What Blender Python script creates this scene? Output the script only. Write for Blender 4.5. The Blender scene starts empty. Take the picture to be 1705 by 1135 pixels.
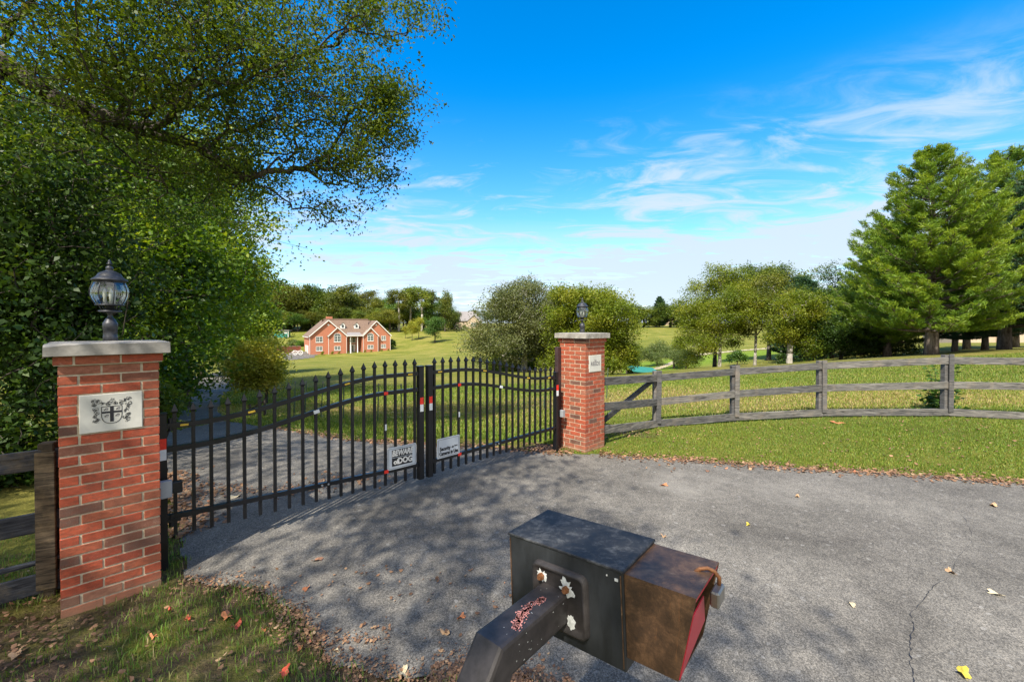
import bpy, bmesh, math, random
import numpy as np
from mathutils import Vector, Matrix
R = math.radians
random.seed(7)
RNG = np.random.default_rng(7)
scene = bpy.context.scene
COL = scene.collection

# ------------------------------------------------------------ camera, world, sun, exposure
CAM_Z = 1.95
F = 715.0; CX = 852.5; HY = 542.0
cam_d = bpy.data.cameras.new('camera'); cam = bpy.data.objects.new('camera', cam_d); COL.objects.link(cam)
cam.location = (0, 0, CAM_Z)
cam.rotation_euler = (R(90 - 0.73), 0, 0)
cam_d.sensor_width = 36; cam_d.lens = F / 1705 * 36
cam_d.shift_y = -16.4 / 1705
cam_d.clip_start = 0.05; cam_d.clip_end = 3000
scene.camera = cam

SUN_EL = 51.0
sh = Vector((0.36, 0.93)).normalized()            # ground direction in which shadows fall
sl = bpy.data.lights.new('sun', 'SUN'); so = bpy.data.objects.new('sun', sl); COL.objects.link(so)
sl.energy = 3.3; sl.angle = R(0.55); sl.color = (1.0, 0.92, 0.79)
sdir = Vector((sh.x * math.cos(R(SUN_EL)), sh.y * math.cos(R(SUN_EL)), -math.sin(R(SUN_EL))))
so.rotation_euler = sdir.to_track_quat('-Z', 'Y').to_euler(); so.location = (-10, -20, 30)

scene.view_settings.view_transform = 'Standard'
scene.view_settings.look = 'None'
scene.view_settings.exposure = 1.40
scene.view_settings.gamma = 1

world = bpy.data.worlds.new('World'); scene.world = world; world.use_nodes = True
def build_world():
    nt = world.node_tree; N = nt.nodes; L = nt.links
    N.clear()
    out = N.new('ShaderNodeOutputWorld'); bg = N.new('ShaderNodeBackground'); L.new(bg.outputs[0], out.inputs[0])
    bg.inputs[1].default_value = 0.15
    sky = N.new('ShaderNodeTexSky'); sky.sky_type = 'NISHITA'; sky.sun_disc = False
    sky.sun_elevation = R(SUN_EL); sky.sun_rotation = math.atan2(-sh.x, -sh.y)
    sky.air_density = 1.0; sky.dust_density = 0.3; sky.ozone_density = 2.5
    hs = N.new('ShaderNodeHueSaturation'); hs.inputs['Saturation'].default_value = 1.48; hs.inputs['Value'].default_value = 0.80
    hs.inputs['Hue'].default_value = 0.501
    L.new(sky.outputs[0], hs.inputs['Color'])
    tc = N.new('ShaderNodeTexCoord'); sep = N.new('ShaderNodeSeparateXYZ'); L.new(tc.outputs['Generated'], sep.inputs[0])
    def M(op, a, b=None, c=None):
        n = N.new('ShaderNodeMath'); n.operation = op
        for i, v in enumerate((a, b, c)):
            if v is None: continue
            if isinstance(v, (int, float)): n.inputs[i].default_value = v
            else: L.new(v, n.inputs[i])
        return n.outputs[0]
    zz = M('MAXIMUM', sep.outputs[2], 0.0)
    den = M('ADD', zz, 0.10)
    u = M('DIVIDE', sep.outputs[0], den); v = M('DIVIDE', sep.outputs[1], den)
    cmb = N.new('ShaderNodeCombineXYZ'); L.new(u, cmb.inputs[0]); L.new(v, cmb.inputs[1])
    def noise(scale, detail, rough, dist, sx, sy, rot, off=(0, 0, 0)):
        mp = N.new('ShaderNodeMapping'); mp.inputs['Scale'].default_value = (sx, sy, 1); mp.inputs['Rotation'].default_value = (0, 0, R(rot))
        mp.inputs['Location'].default_value = off
        L.new(cmb.outputs[0], mp.inputs[0])
        n = N.new('ShaderNodeTexNoise'); n.inputs['Scale'].default_value = scale; n.inputs['Detail'].default_value = detail
        n.inputs['Roughness'].default_value = rough; n.inputs['Distortion'].default_value = dist
        L.new(mp.outputs[0], n.inputs['Vector']); return n.outputs[0]
    wisps = noise(2.3, 10, 0.62, 1.1, 0.9, 1.7, 32, (3.1, 1.3, 0))
    where = noise(0.75, 3, 0.5, 0.2, 1, 1, 0, (8.2, 4.6, 0))
    def ramp(x, a, b):
        n = N.new('ShaderNodeMapRange'); n.interpolation_type = 'SMOOTHSTEP'
        n.inputs[1].default_value = a; n.inputs[2].default_value = b; L.new(x, n.inputs[0]); return n.outputs[0]
    # wisps lie to the right and thicken towards the horizon
    az = M('DIVIDE', sep.outputs[0], M('ADD', M('ABSOLUTE', sep.outputs[1]), 0.05))
    right = ramp(az, -0.5, 0.55)
    low = ramp(zz, 0.42, 0.02)
    thr = M('SUBTRACT', 0.715, M('ADD', M('MULTIPLY', right, 0.13), M('MULTIPLY', low, 0.17)))
    wz = M('SUBTRACT', M('ADD', M('MULTIPLY', wisps, 0.75), M('MULTIPLY', where, 0.40)), thr)
    cl = M('MULTIPLY', ramp(wz, -0.06, 0.17), 0.78)
    hi_cut = ramp(zz, 0.46, 0.30)
    cl = M('MULTIPLY', cl, hi_cut)
    haze = M('MULTIPLY', M('POWER', M('SUBTRACT', 1.0, M('MINIMUM', M('MULTIPLY', zz, 1.9), 1.0)), 2.0), 0.48)
    banding = noise(1.1, 6, 0.6, 0.6, 0.25, 1.7, 6, (1, 2, 0))
    hb = M('MULTIPLY', ramp(banding, 0.40, 0.62), M('MULTIPLY', ramp(zz, 0.30, 0.05), 0.55))
    # unseen cloud bank added behind the camera, whitening the blue fill in the shade
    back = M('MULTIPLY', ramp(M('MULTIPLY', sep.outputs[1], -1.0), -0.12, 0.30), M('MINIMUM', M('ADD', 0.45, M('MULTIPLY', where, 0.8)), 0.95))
    tot = M('MINIMUM', M('ADD', M('ADD', cl, haze), hb), 0.95)
    mix = N.new('ShaderNodeMix'); mix.data_type = 'RGBA'; L.new(tot, mix.inputs[0]); L.new(hs.outputs[0], mix.inputs[6])
    mix.inputs[7].default_value = (1.85, 2.18, 2.52, 1)
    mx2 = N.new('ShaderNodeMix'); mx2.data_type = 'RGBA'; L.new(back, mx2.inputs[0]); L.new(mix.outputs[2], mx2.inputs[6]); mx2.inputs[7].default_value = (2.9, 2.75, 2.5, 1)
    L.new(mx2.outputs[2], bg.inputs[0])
build_world()

# ------------------------------------------------------------ helpers
def P(px, py, Z):
    return Vector(((px - CX) / F * Z, Z, CAM_Z - (py - HY) / F * Z))
def PX(px, Z): return (px - CX) / F * Z

def setp(o, label=None, cat=None, group=None, kind=None):
    if label: o['label'] = label
    if cat: o['category'] = cat
    if group: o['group'] = group
    if kind: o['kind'] = kind
    return o
def empty(name, loc=(0, 0, 0), rz=0.0, label=None, cat=None, group=None):
    o = bpy.data.objects.new(name, None); COL.objects.link(o)
    o.location = loc; o.rotation_euler = (0, 0, rz); o.empty_display_size = 0.2
    return setp(o, label, cat, group)
def copy_tree(o, parent=None):
    c = o.copy(); COL.objects.link(c)
    if parent is not None: c.parent = parent
    for ch in list(o.children): copy_tree(ch, c)
    return c

class MB:
    def __init__(s): s.v = []; s.f = []; s.c = []
    def add(s, vs, fs, col=None):
        b = len(s.v); s.v.extend([tuple(v) for v in vs]); s.f.extend([tuple(b + i for i in f) for f in fs])
        s.c.extend([col if col is not None else 0.5] * len(vs)); return s
    def box(s, c, size, rot=None, col=None):
        hx, hy, hz = size[0] / 2, size[1] / 2, size[2] / 2
        vs = [Vector((x, y, z)) for x in (-hx, hx) for y in (-hy, hy) for z in (-hz, hz)]
        if rot is not None: vs = [rot @ v for v in vs]
        c = Vector(c); vs = [v + c for v in vs]
        return s.add(vs, [(0, 1, 3, 2), (4, 6, 7, 5), (0, 4, 5, 1), (2, 3, 7, 6), (0, 2, 6, 4), (1, 5, 7, 3)], col)
    def b2(s, p0, p1, col=None):
        c = [(a + b) / 2 for a, b in zip(p0, p1)]; return s.box(c, [abs(b - a) for a, b in zip(p0, p1)], None, col)
    def beam(s, a, b, w, h, up=(0, 0, 1), col=None):
        a = Vector(a); b = Vector(b); d = (b - a).normalized(); u = Vector(up)
        sd = d.cross(u)
        if sd.length < 1e-4: sd = d.cross(Vector((1, 0, 0)))
        sd.normalize(); u = sd.cross(d)
        vs = []
        for p in (a, b):
            for i, j in ((-1, -1), (1, -1), (1, 1), (-1, 1)): vs.append(p + sd * (i * w / 2) + u * (j * h / 2))
        return s.add(vs, [(0, 1, 2, 3), (7, 6, 5, 4), (0, 4, 5, 1), (1, 5, 6, 2), (2, 6, 7, 3), (3, 7, 4, 0)], col)
    def tube(s, pts, rad, n=8, cap=True, col=None, closed=False):
        pts = [Vector(p) for p in pts]; m = len(pts)
        if not hasattr(rad, '__len__'): rad = [rad] * m
        vs = []; fs = []; prev = None
        for i, p in enumerate(pts):
            if closed: d = pts[(i + 1) % m] - pts[i - 1]
            else: d = pts[min(i + 1, m - 1)] - pts[max(i - 1, 0)]
            if d.length < 1e-9: d = Vector((0, 0, 1))
            d.normalize()
            a = prev if prev is not None else (Vector((0, 0, 1)) if abs(d.z) < 0.9 else Vector((1, 0, 0)))
            a = a - d * a.dot(d)
            if a.length < 1e-5: a = d.orthogonal()
            a.normalize(); prev = a; b = d.cross(a)
            for k in range(n):
                t = 2 * math.pi * k / n; vs.append(p + (a * math.cos(t) + b * math.sin(t)) * rad[i])
        rng = m if closed else m - 1
        for i in range(rng):
            for k in range(n):
                i2 = (i + 1) % m; fs.append((i * n + k, i * n + (k + 1) % n, i2 * n + (k + 1) % n, i2 * n + k))
        if cap and not closed: fs.append(tuple(range(n))[::-1]); fs.append(tuple((m - 1) * n + k for k in range(n)))
        return s.add(vs, fs, col)
    def lathe(s, prof, n=24, c=(0, 0, 0), col=None, cap=True):
        vs = []; fs = []
        for r, z in prof:
            for k in range(n):
                t = 2 * math.pi * k / n; vs.append((c[0] + r * math.cos(t), c[1] + r * math.sin(t), c[2] + z))
        for i in range(len(prof) - 1):
            for k in range(n): fs.append((i * n + k, i * n + (k + 1) % n, (i + 1) * n + (k + 1) % n, (i + 1) * n + k))
        if cap: fs.append(tuple(range(n))[::-1]); fs.append(tuple((len(prof) - 1) * n + k for k in range(n)))
        return s.add(vs, fs, col)
    def prism(s, poly, thick, org, ux, uz, col=None):
        """polygon in the plane (ux, uz) at org, extruded by thick along -(ux x uz)"""
        org = Vector(org); ux = Vector(ux); uz = Vector(uz); nn = ux.cross(uz).normalized()
        m = len(poly); vs = [org + ux * a + uz * b for a, b in poly] + [org + ux * a + uz * b - nn * thick for a, b in poly]
        fs = [tuple(range(m)), tuple(range(2 * m - 1, m - 1, -1))]
        for i in range(m): fs.append((i, m + i, m + (i + 1) % m, (i + 1) % m))
        return s.add(vs, fs, col)
    def bevel(s, off, seg=1):
        bm = bmesh.new(); lay = bm.verts.layers.float.new('c')
        bv = [bm.verts.new(v) for v in s.v]
        for v, c in zip(bv, s.c): v[lay] = c
        for f in s.f:
            try: bm.faces.new([bv[i] for i in f])
            except ValueError: pass
        bmesh.ops.bevel(bm, geom=bm.edges[:] + bm.verts[:], offset=off, segments=seg, affect='EDGES', clamp_overlap=True)
        bm.verts.index_update()
        s.v = [tuple(v.co) for v in bm.verts]; s.c = [v[lay] for v in bm.verts]; s.f = [tuple(v.index for v in f.verts) for f in bm.faces]
        bm.free(); return s
    def build(s, name, mat, parent=None, smooth=False, bevel=None):
        if bevel: s.bevel(bevel)
        me = bpy.data.meshes.new(name); me.from_pydata(s.v, [], s.f); me.update()
        bm = bmesh.new(); bm.from_mesh(me); bmesh.ops.recalc_face_normals(bm, faces=bm.faces); bm.to_mesh(me); bm.free()
        at = me.attributes.new('rnd', 'FLOAT', 'POINT'); at.data.foreach_set('value', s.c)
        me.materials.append(mat)
        if smooth: me.shade_smooth()
        o = bpy.data.objects.new(name, me); COL.objects.link(o)
        if parent is not None: o.parent = parent
        return o

def np_mesh(name, V, faces_flat, loop_tot, rnd=None, mat=None, smooth=False):
    me = bpy.data.meshes.new(name)
    nv = len(V); nl = len(faces_flat); nf = len(loop_tot)
    me.vertices.add(nv); me.vertices.foreach_set('co', np.asarray(V, dtype=np.float32).ravel())
    me.loops.add(nl); me.loops.foreach_set('vertex_index', np.asarray(faces_flat, dtype=np.int32))
    me.polygons.add(nf); ls = np.zeros(nf, dtype=np.int32); ls[1:] = np.cumsum(loop_tot)[:-1]
    me.polygons.foreach_set('loop_start', ls); me.polygons.foreach_set('loop_total', np.asarray(loop_tot, dtype=np.int32))
    if rnd is not None:
        at = me.attributes.new('rnd', 'FLOAT', 'POINT'); at.data.foreach_set('value', np.asarray(rnd, dtype=np.float32))
    me.update(calc_edges=True); me.validate()
    if mat: me.materials.append(mat)
    if smooth: me.shade_smooth()
    return me
def obj(name, me, parent=None):
    o = bpy.data.objects.new(name, me); COL.objects.link(o)
    if parent is not None: o.parent = parent
    return o

# ------------------------------------------------------------ materials
def nodes(name):
    m = bpy.data.materials.new(name); m.use_nodes = True; nt = m.node_tree; nt.nodes.clear()
    out = nt.nodes.new('ShaderNodeOutputMaterial'); b = nt.nodes.new('ShaderNodeBsdfPrincipled'); nt.links.new(b.outputs[0], out.inputs[0])
    return m, nt, nt.nodes, nt.links, b, out
def noise_n(N, L, scale, detail=4, rough=0.6, coord='Object', sc=(1, 1, 1), dist=0.0):
    tc = N.new('ShaderNodeTexCoord'); mp = N.new('ShaderNodeMapping'); mp.inputs['Scale'].default_value = sc
    L.new(tc.outputs[coord], mp.inputs[0]); n = N.new('ShaderNodeTexNoise'); n.inputs['Scale'].default_value = scale
    n.inputs['Detail'].default_value = detail; n.inputs['Roughness'].default_value = rough; n.inputs['Distortion'].default_value = dist
    L.new(mp.outputs[0], n.inputs['Vector']); return n.outputs[0]
def ramp_n(N, L, fac, stops, interp='LINEAR'):
    r = N.new('ShaderNodeValToRGB'); r.color_ramp.interpolation = interp; e = r.color_ramp.elements
    e[0].position, e[0].color = stops[0][0], (*stops[0][1], 1); e[1].position, e[1].color = stops[-1][0], (*stops[-1][1], 1)
    for p, c in stops[1:-1]:
        x = e.new(p); x.color = (*c, 1)
    L.new(fac, r.inputs[0]); return r.outputs[0]
def mix_n(N, L, fac, a, b, mode='MIX'):
    m = N.new('ShaderNodeMix'); m.data_type = 'RGBA'; m.blend_type = mode
    for i, v in ((0, fac), (6, a), (7, b)):
        if isinstance(v, (int, float)): m.inputs[i].default_value = v
        elif isinstance(v, tuple): m.inputs[i].default_value = (*v, 1)
        else: L.new(v, m.inputs[i])
    return m.outputs[2]
def maprange(N, L, x, a, b, c=0.0, d=1.0):
    n = N.new('ShaderNodeMapRange'); n.inputs[1].default_value = a; n.inputs[2].default_value = b; n.inputs[3].default_value = c; n.inputs[4].default_value = d
    L.new(x, n.inputs[0]); return n.outputs[0]
def attr(N, name='rnd'):
    a = N.new('ShaderNodeAttribute'); a.attribute_name = name; return a.outputs['Fac']
def bump(N, L, b, h, strength, dist):
    bp = N.new('ShaderNodeBump'); bp.inputs['Strength'].default_value = strength; bp.inputs['Distance'].default_value = dist
    L.new(h, bp.inputs['Height']); L.new(bp.outputs[0], b.inputs['Normal'])

def plain(name, col, rough=0.6, metal=0.0, var=0.25, scale=12, bmp=0.15, dist=0.004, sc=(1, 1, 1)):
    m, nt, N, L, b, out = nodes(name)
    n = noise_n(N, L, scale, 6, 0.65, sc=sc)
    c = ramp_n(N, L, n, [(0.25, tuple(x * (1 - var) for x in col)), (0.75, tuple(min(1, x * (1 + var)) for x in col))])
    L.new(c, b.inputs['Base Color']); b.inputs['Roughness'].default_value = rough; b.inputs['Metallic'].default_value = metal
    if bmp: bump(N, L, b, n, bmp, dist)
    return m
def leafmat(name, stops, trans=0.35, rough=0.5, obj_var=0.0, spec=0.35):
    m, nt, N, L, b, out = nodes(name)
    a = attr(N); c = ramp_n(N, L, a, stops)
    if obj_var:
        oi = N.new('ShaderNodeObjectInfo'); hs = N.new('ShaderNodeHueSaturation')
        L.new(maprange(N, L, oi.outputs['Random'], 0, 1, 0.5 - obj_var * 0.06, 0.5 + obj_var * 0.03), hs.inputs['Hue'])
        rr = N.new('ShaderNodeMath'); rr.operation = 'FRACT'; mm = N.new('ShaderNodeMath'); mm.operation = 'MULTIPLY'; mm.inputs[1].default_value = 7.31
        L.new(oi.outputs['Random'], mm.inputs[0]); L.new(mm.outputs[0], rr.inputs[0])
        L.new(maprange(N, L, rr.outputs[0], 0, 1, 1 - 0.4 * obj_var, 1 + 0.4 * obj_var), hs.inputs['Value'])
        L.new(c, hs.inputs['Color']); c = hs.outputs[0]
    L.new(c, b.inputs['Base Color']); b.inputs['Roughness'].default_value = rough; b.inputs['Specular IOR Level'].default_value = spec
    t = N.new('ShaderNodeBsdfTranslucent'); ms = N.new('ShaderNodeMixShader'); ms.inputs[0].default_value = trans
    tcol = mix_n(N, L, 1.0, c, (1.5, 1.35, 0.55), 'MULTIPLY'); L.new(tcol, t.inputs[0])
    L.new(b.outputs[0], ms.inputs[1]); L.new(t.outputs[0], ms.inputs[2]); L.new(ms.outputs[0], out.inputs[0])
    return m
def lin(r, g, b_):
    f = lambda c: (c / 255 / 12.92) if c / 255 <= .04045 else ((c / 255 + .055) / 1.055) ** 2.4
    return (f(r), f(g), f(b_))

def mat_brick():
    m, nt, N, L, b, out = nodes('brick')
    a = attr(N)
    c = ramp_n(N, L, a, [(0.0, (0.10, 0.075, 0.065)), (0.12, (0.24, 0.10, 0.065)), (0.3, (0.38, 0.115, 0.062)), (0.55, (0.44, 0.09, 0.045)), (0.8, (0.30, 0.06, 0.035)), (1.0, (0.38, 0.17, 0.11))])
    n1 = noise_n(N, L, 26, 8, 0.7, sc=(1, 1, 2.4)); n2 = noise_n(N, L, 180, 3, 0.6)
    c = mix_n(N, L, maprange(N, L, n1, 0.40, 0.66, 0.0, 0.75), c, (0.15, 0.05, 0.032))
    c = mix_n(N, L, maprange(N, L, n2, 0.55, 0.72, 0.0, 0.45), c, (0.46, 0.25, 0.17))
    n5 = noise_n(N, L, 5, 7, 0.7, sc=(1, 1, 0.45)); c = mix_n(N, L, maprange(N, L, n5, 0.52, 0.7, 0, 0.45), c, (0.10, 0.055, 0.042)); n6 = noise_n(N, L, 9, 8, 0.75); c = mix_n(N, L, maprange(N, L, n6, 0.6, 0.72, 0, 0.4), c, (0.48, 0.34, 0.26))
    tc = N.new('ShaderNodeTexCoord'); sp = N.new('ShaderNodeSeparateXYZ'); L.new(tc.outputs['Object'], sp.inputs[0])
    c = mix_n(N, L, maprange(N, L, sp.outputs[2], 0.16, 0.0, 0.0, 0.55), c, (0.30, 0.21, 0.14))
    L.new(c, b.inputs['Base Color']); b.inputs['Roughness'].default_value = 0.9; b.inputs['Specular IOR Level'].default_value = 0.2
    bump(N, L, b, n2, 0.5, 0.004); return m
def mat_asphalt():
    m, nt, N, L, b, out = nodes('asphalt')
    tc = N.new('ShaderNodeTexCoord')
    big = noise_n(N, L, 0.9, 5, 0.6, dist=0.6); mid = noise_n(N, L, 9, 5, 0.7)
    vo = N.new('ShaderNodeTexVoronoi'); vo.inputs['Scale'].default_value = 150; L.new(tc.outputs['Object'], vo.inputs['Vector'])
    v2 = N.new('ShaderNodeTexVoronoi'); v2.inputs['Scale'].default_value = 38; L.new(tc.outputs['Object'], v2.inputs['Vector'])
    c = ramp_n(N, L, big, [(0.3, (0.105, 0.099, 0.089)), (0.55, (0.165, 0.156, 0.140)), (0.75, (0.22, 0.208, 0.186))])
    c = mix_n(N, L, 0.55, c, ramp_n(N, L, mid, [(0.3, (0.55, 0.55, 0.56)), (0.7, (1.15, 1.13, 1.1))]), 'MULTIPLY')
    c = mix_n(N, L, 0.75, c, ramp_n(N, L, vo.outputs['Color'], [(0.15, (0.36, 0.36, 0.36)), (0.5, (0.92, 0.92, 0.92)), (0.9, (1.9, 1.86, 1.8))]), 'MULTIPLY')
    c = mix_n(N, L, maprange(N, L, v2.outputs['Color'], 0.86, 0.95, 0.0, 0.45), c, (0.34, 0.33, 0.31))
    sn = noise_n(N, L, 1.7, 7, 0.72, sc=(1, .45, 1), dist=1.2); c = mix_n(N, L, maprange(N, L, sn, 0.55, 0.72, 0, 0.5), c, (0.06, 0.056, 0.052))
    s2 = noise_n(N, L, 0.6, 6, 0.7, dist=0.8); c = mix_n(N, L, maprange(N, L, s2, 0.56, 0.7, 0, 0.35), c, (0.30, 0.285, 0.255))
    L.new(c, b.inputs['Base Color']); b.inputs['Roughness'].default_value = 0.88; b.inputs['Specular IOR Level'].default_value = 0.25
    bump(N, L, b, vo.outputs['Distance'], 0.5, 0.004); return m
def mat_ground():
    m, nt, N, L, b, out = nodes('ground_soil_and_turf')
    n1 = noise_n(N, L, 0.16, 5, 0.6); n2 = noise_n(N, L, 1.6, 6, 0.7); n3 = noise_n(N, L, 22, 6, 0.75); n4 = noise_n(N, L, 90, 3, 0.7)
    st = noise_n(N, L, 0.9, 3, 0.5, sc=(0.12, 1.0, 1))
    g = ramp_n(N, L, n1, [(0.32, (0.125, 0.15, 0.022)), (0.5, (0.20, 0.205, 0.038)), (0.68, (0.29, 0.25, 0.068))])
    g = mix_n(N, L, 0.7, g, ramp_n(N, L, n2, [(0.3, (0.62, 0.72, 0.6)), (0.7, (1.25, 1.18, 1.25))]), 'MULTIPLY')
    g = mix_n(N, L, 0.45, g, ramp_n(N, L, st, [(0.35, (0.78, 0.85, 0.7)), (0.65, (1.2, 1.12, 1.15))]), 'MULTIPLY')
    g = mix_n(N, L, 0.8, g, ramp_n(N, L, n3, [(0.3, (0.45, 0.5, 0.4)), (0.7, (1.35, 1.3, 1.4))]), 'MULTIPLY')
    dry = attr(N, 'dry'); g = mix_n(N, L, dry, g, ramp_n(N, L, n3, [(0.3, (0.14, 0.13, 0.045)), (0.7, (0.34, 0.27, 0.12))]))
    br = attr(N, 'bright'); g = mix_n(N, L, br, g, (0.15, 0.24, 0.02))
    dirt = attr(N, 'dirt'); d = ramp_n(N, L, n3, [(0.3, (0.045, 0.03, 0.02)), (0.7, (0.20, 0.14, 0.095))])
    mk = N.new('ShaderNodeMath'); mk.operation = 'MULTIPLY_ADD'; L.new(n2, mk.inputs[0]); mk.inputs[1].default_value = 1.4; L.new(dirt, mk.inputs[2])
    g = mix_n(N, L, maprange(N, L, mk.outputs[0], 1.05, 1.35), g, d)
    L.new(g, b.inputs['Base Color']); b.inputs['Roughness'].default_value = 0.95; b.inputs['Specular IOR Level'].default_value = 0.1
    ad = N.new('ShaderNodeMath'); L.new(n3, ad.inputs[0]); L.new(n4, ad.inputs[1])
    bump(N, L, b, ad.outputs[0], 0.8, 0.05); return m
def mat_wood(name, dark, light, stain):
    m, nt, N, L, b, out = nodes(name)
    tc = N.new('ShaderNodeTexCoord')
    a = attr(N); off = N.new('ShaderNodeVectorMath'); off.operation = 'ADD'
    cb = N.new('ShaderNodeCombineXYZ'); ml = N.new('ShaderNodeMath'); ml.operation = 'MULTIPLY'; ml.inputs[1].default_value = 37.0; L.new(a, ml.inputs[0])
    L.new(ml.outputs[0], cb.inputs[0]); L.new(ml.outputs[0], cb.inputs[2]); L.new(tc.outputs['Object'], off.inputs[0]); L.new(cb.outputs[0], off.inputs[1])
    mp = N.new('ShaderNodeMapping'); mp.inputs['Scale'].default_value = (1.6, 1.6, 22); L.new(off.outputs[0], mp.inputs[0])
    wv = N.new('ShaderNodeTexNoise'); wv.inputs['Scale'].default_value = 1.7; wv.inputs['Detail'].default_value = 7; wv.inputs['Roughness'].default_value = 0.62; wv.inputs['Distortion'].default_value = 1.4
    L.new(mp.outputs[0], wv.inputs['Vector'])
    n2 = noise_n(N, L, 5, 5, 0.7)
    c = ramp_n(N, L, wv.outputs[0], [(0.3, dark), (0.5, tuple((x + y) / 2 for x, y in zip(dark, light))), (0.66, light)])
    c = mix_n(N, L, maprange(N, L, n2, 0.5, 0.75, 0, 0.45), c, stain)
    c = mix_n(N, L, 0.8, c, ramp_n(N, L, a, [(0.0, (0.62, 0.64, 0.68)), (1.0, (1.3, 1.25, 1.18))]), 'MULTIPLY')
    L.new(c, b.inputs['Base Color']); b.inputs['Roughness'].default_value = 0.85; b.inputs['Specular IOR Level'].default_value = 0.25
    bump(N, L, b, wv.outputs[0], 0.8, 0.008); return m
def mat_bark(name, dark, light, sc=6):
    m, nt, N, L, b, out = nodes(name)
    n = noise_n(N, L, sc, 8, 0.7, sc=(1, 1, 0.22), dist=0.6)
    L.new(ramp_n(N, L, n, [(0.35, dark), (0.65, light)]), b.inputs['Base Color']); b.inputs['Roughness'].default_value = 0.95
    b.inputs['Specular IOR Level'].default_value = 0.1
    bump(N, L, b, n, 0.9, 0.03); return m
def mat_black_metal():
    m, nt, N, L, b, out = nodes('black_gate_paint')
    n = noise_n(N, L, 60, 6, 0.7); n2 = noise_n(N, L, 8, 4, 0.6)
    c = ramp_n(N, L, n, [(0.5, (0.005, 0.006, 0.009)), (0.72, (0.011, 0.013, 0.018)), (0.80, (0.12, 0.12, 0.13))])
    L.new(c, b.inputs['Base Color']); L.new(maprange(N, L, n2, 0.3, 0.7, 0.28, 0.5), b.inputs['Roughness']); bump(N, L, b, n, 0.1, 0.002); return m
def mat_rust():
    m, nt, N, L, b, out = nodes('rusted_hood_paint')
    n = noise_n(N, L, 16, 9, 0.78, dist=0.3); n2 = noise_n(N, L, 30, 6, 0.7, sc=(1, 1, 0.14)); n3 = noise_n(N, L, 60, 4, 0.7)
    c = ramp_n(N, L, n, [(0.3, (0.03, 0.021, 0.015)), (0.48, (0.095, 0.052, 0.028)), (0.6, (0.18, 0.098, 0.05)), (0.72, (0.42, 0.28, 0.16))])
    c = mix_n(N, L, maprange(N, L, n2, 0.60, 0.72, 0, 0.8), c, (0.30, 0.13, 0.05))
    c = mix_n(N, L, maprange(N, L, n3, 0.62, 0.75, 0, 0.5), c, (0.03, 0.025, 0.022))
    L.new(c, b.inputs['Base Color']); b.inputs['Roughness'].default_value = 0.55; b.inputs['Metallic'].default_value = 0.1; bump(N, L, b, n3, 0.3, 0.002); return m
def mat_boxpaint():
    m, nt, N, L, b, out = nodes('weathered_black_steel')
    n = noise_n(N, L, 24, 9, 0.78, dist=0.3); n2 = noise_n(N, L, 40, 5, 0.7, sc=(1, 1, 0.2)); n3 = noise_n(N, L, 110, 3, 0.6)
    c = ramp_n(N, L, n, [(0.35, (0.012, 0.013, 0.015)), (0.5, (0.026, 0.028, 0.032)), (0.64, (0.085, 0.09, 0.095))])
    c = mix_n(N, L, maprange(N, L, n2, 0.60, 0.75, 0, 0.35), c, (0.07, 0.055, 0.045))
    c = mix_n(N, L, maprange(N, L, n3, 0.72, 0.78, 0, 0.7), c, (0.35, 0.36, 0.36))
    L.new(c, b.inputs['Base Color']); L.new(maprange(N, L, n, 0.35, 0.7, 0.55, 0.85), b.inputs['Roughness']); b.inputs['Specular IOR Level'].default_value = 0.28; bump(N, L, b, n, 0.12, 0.003); return m
def mat_shingle(name, c0, c1):
    m, nt, N, L, b, out = nodes(name)
    n = noise_n(N, L, 3.0, 5, 0.7, sc=(1, 1, 3)); n2 = noise_n(N, L, 0.5, 3, 0.5)
    c = ramp_n(N, L, n, [(0.35, c0), (0.65, c1)]); L.new(c, b.inputs['Base Color']); b.inputs['Roughness'].default_value = 0.9; return m
def mat_brickwall(name, c1, c2, mort, sc=1.0):
    m, nt, N, L, b, out = nodes(name)
    n = noise_n(N, L, 2.2, 6, 0.7); n2 = noise_n(N, L, 7, 6, 0.8, sc=(1, 1, 3))
    c = ramp_n(N, L, n2, [(0.3, c1), (0.7, c2)]); c = mix_n(N, L, 0.35, c, ramp_n(N, L, n, [(0.3, (0.7, 0.7, 0.7)), (0.7, (1.2, 1.2, 1.2))]), 'MULTIPLY')
    tc = N.new('ShaderNodeTexCoord'); sp = N.new('ShaderNodeSeparateXYZ'); L.new(tc.outputs['Object'], sp.inputs[0])
    w = N.new('ShaderNodeMath'); w.operation = 'FRACT'; mu = N.new('ShaderNodeMath'); mu.operation = 'MULTIPLY'; mu.inputs[1].default_value = 1 / (0.0677 * 3)
    L.new(sp.outputs[2], mu.inputs[0]); L.new(mu.outputs[0], w.inputs[0])
    c = mix_n(N, L, maprange(N, L, w.outputs[0], 0.80, 0.86, 0, 0.35), c, mort)
    L.new(c, b.inputs['Base Color']); b.inputs['Roughness'].default_value = 0.9; return m
def mat_glass(name='window_glass', col=(0.06, 0.08, 0.09)):
    m, nt, N, L, b, out = nodes(name)
    b.inputs['Base Color'].default_value = (*col, 1); b.inputs['Roughness'].default_value = 0.08; b.inputs['Specular IOR Level'].default_value = 0.9
    return m
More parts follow.
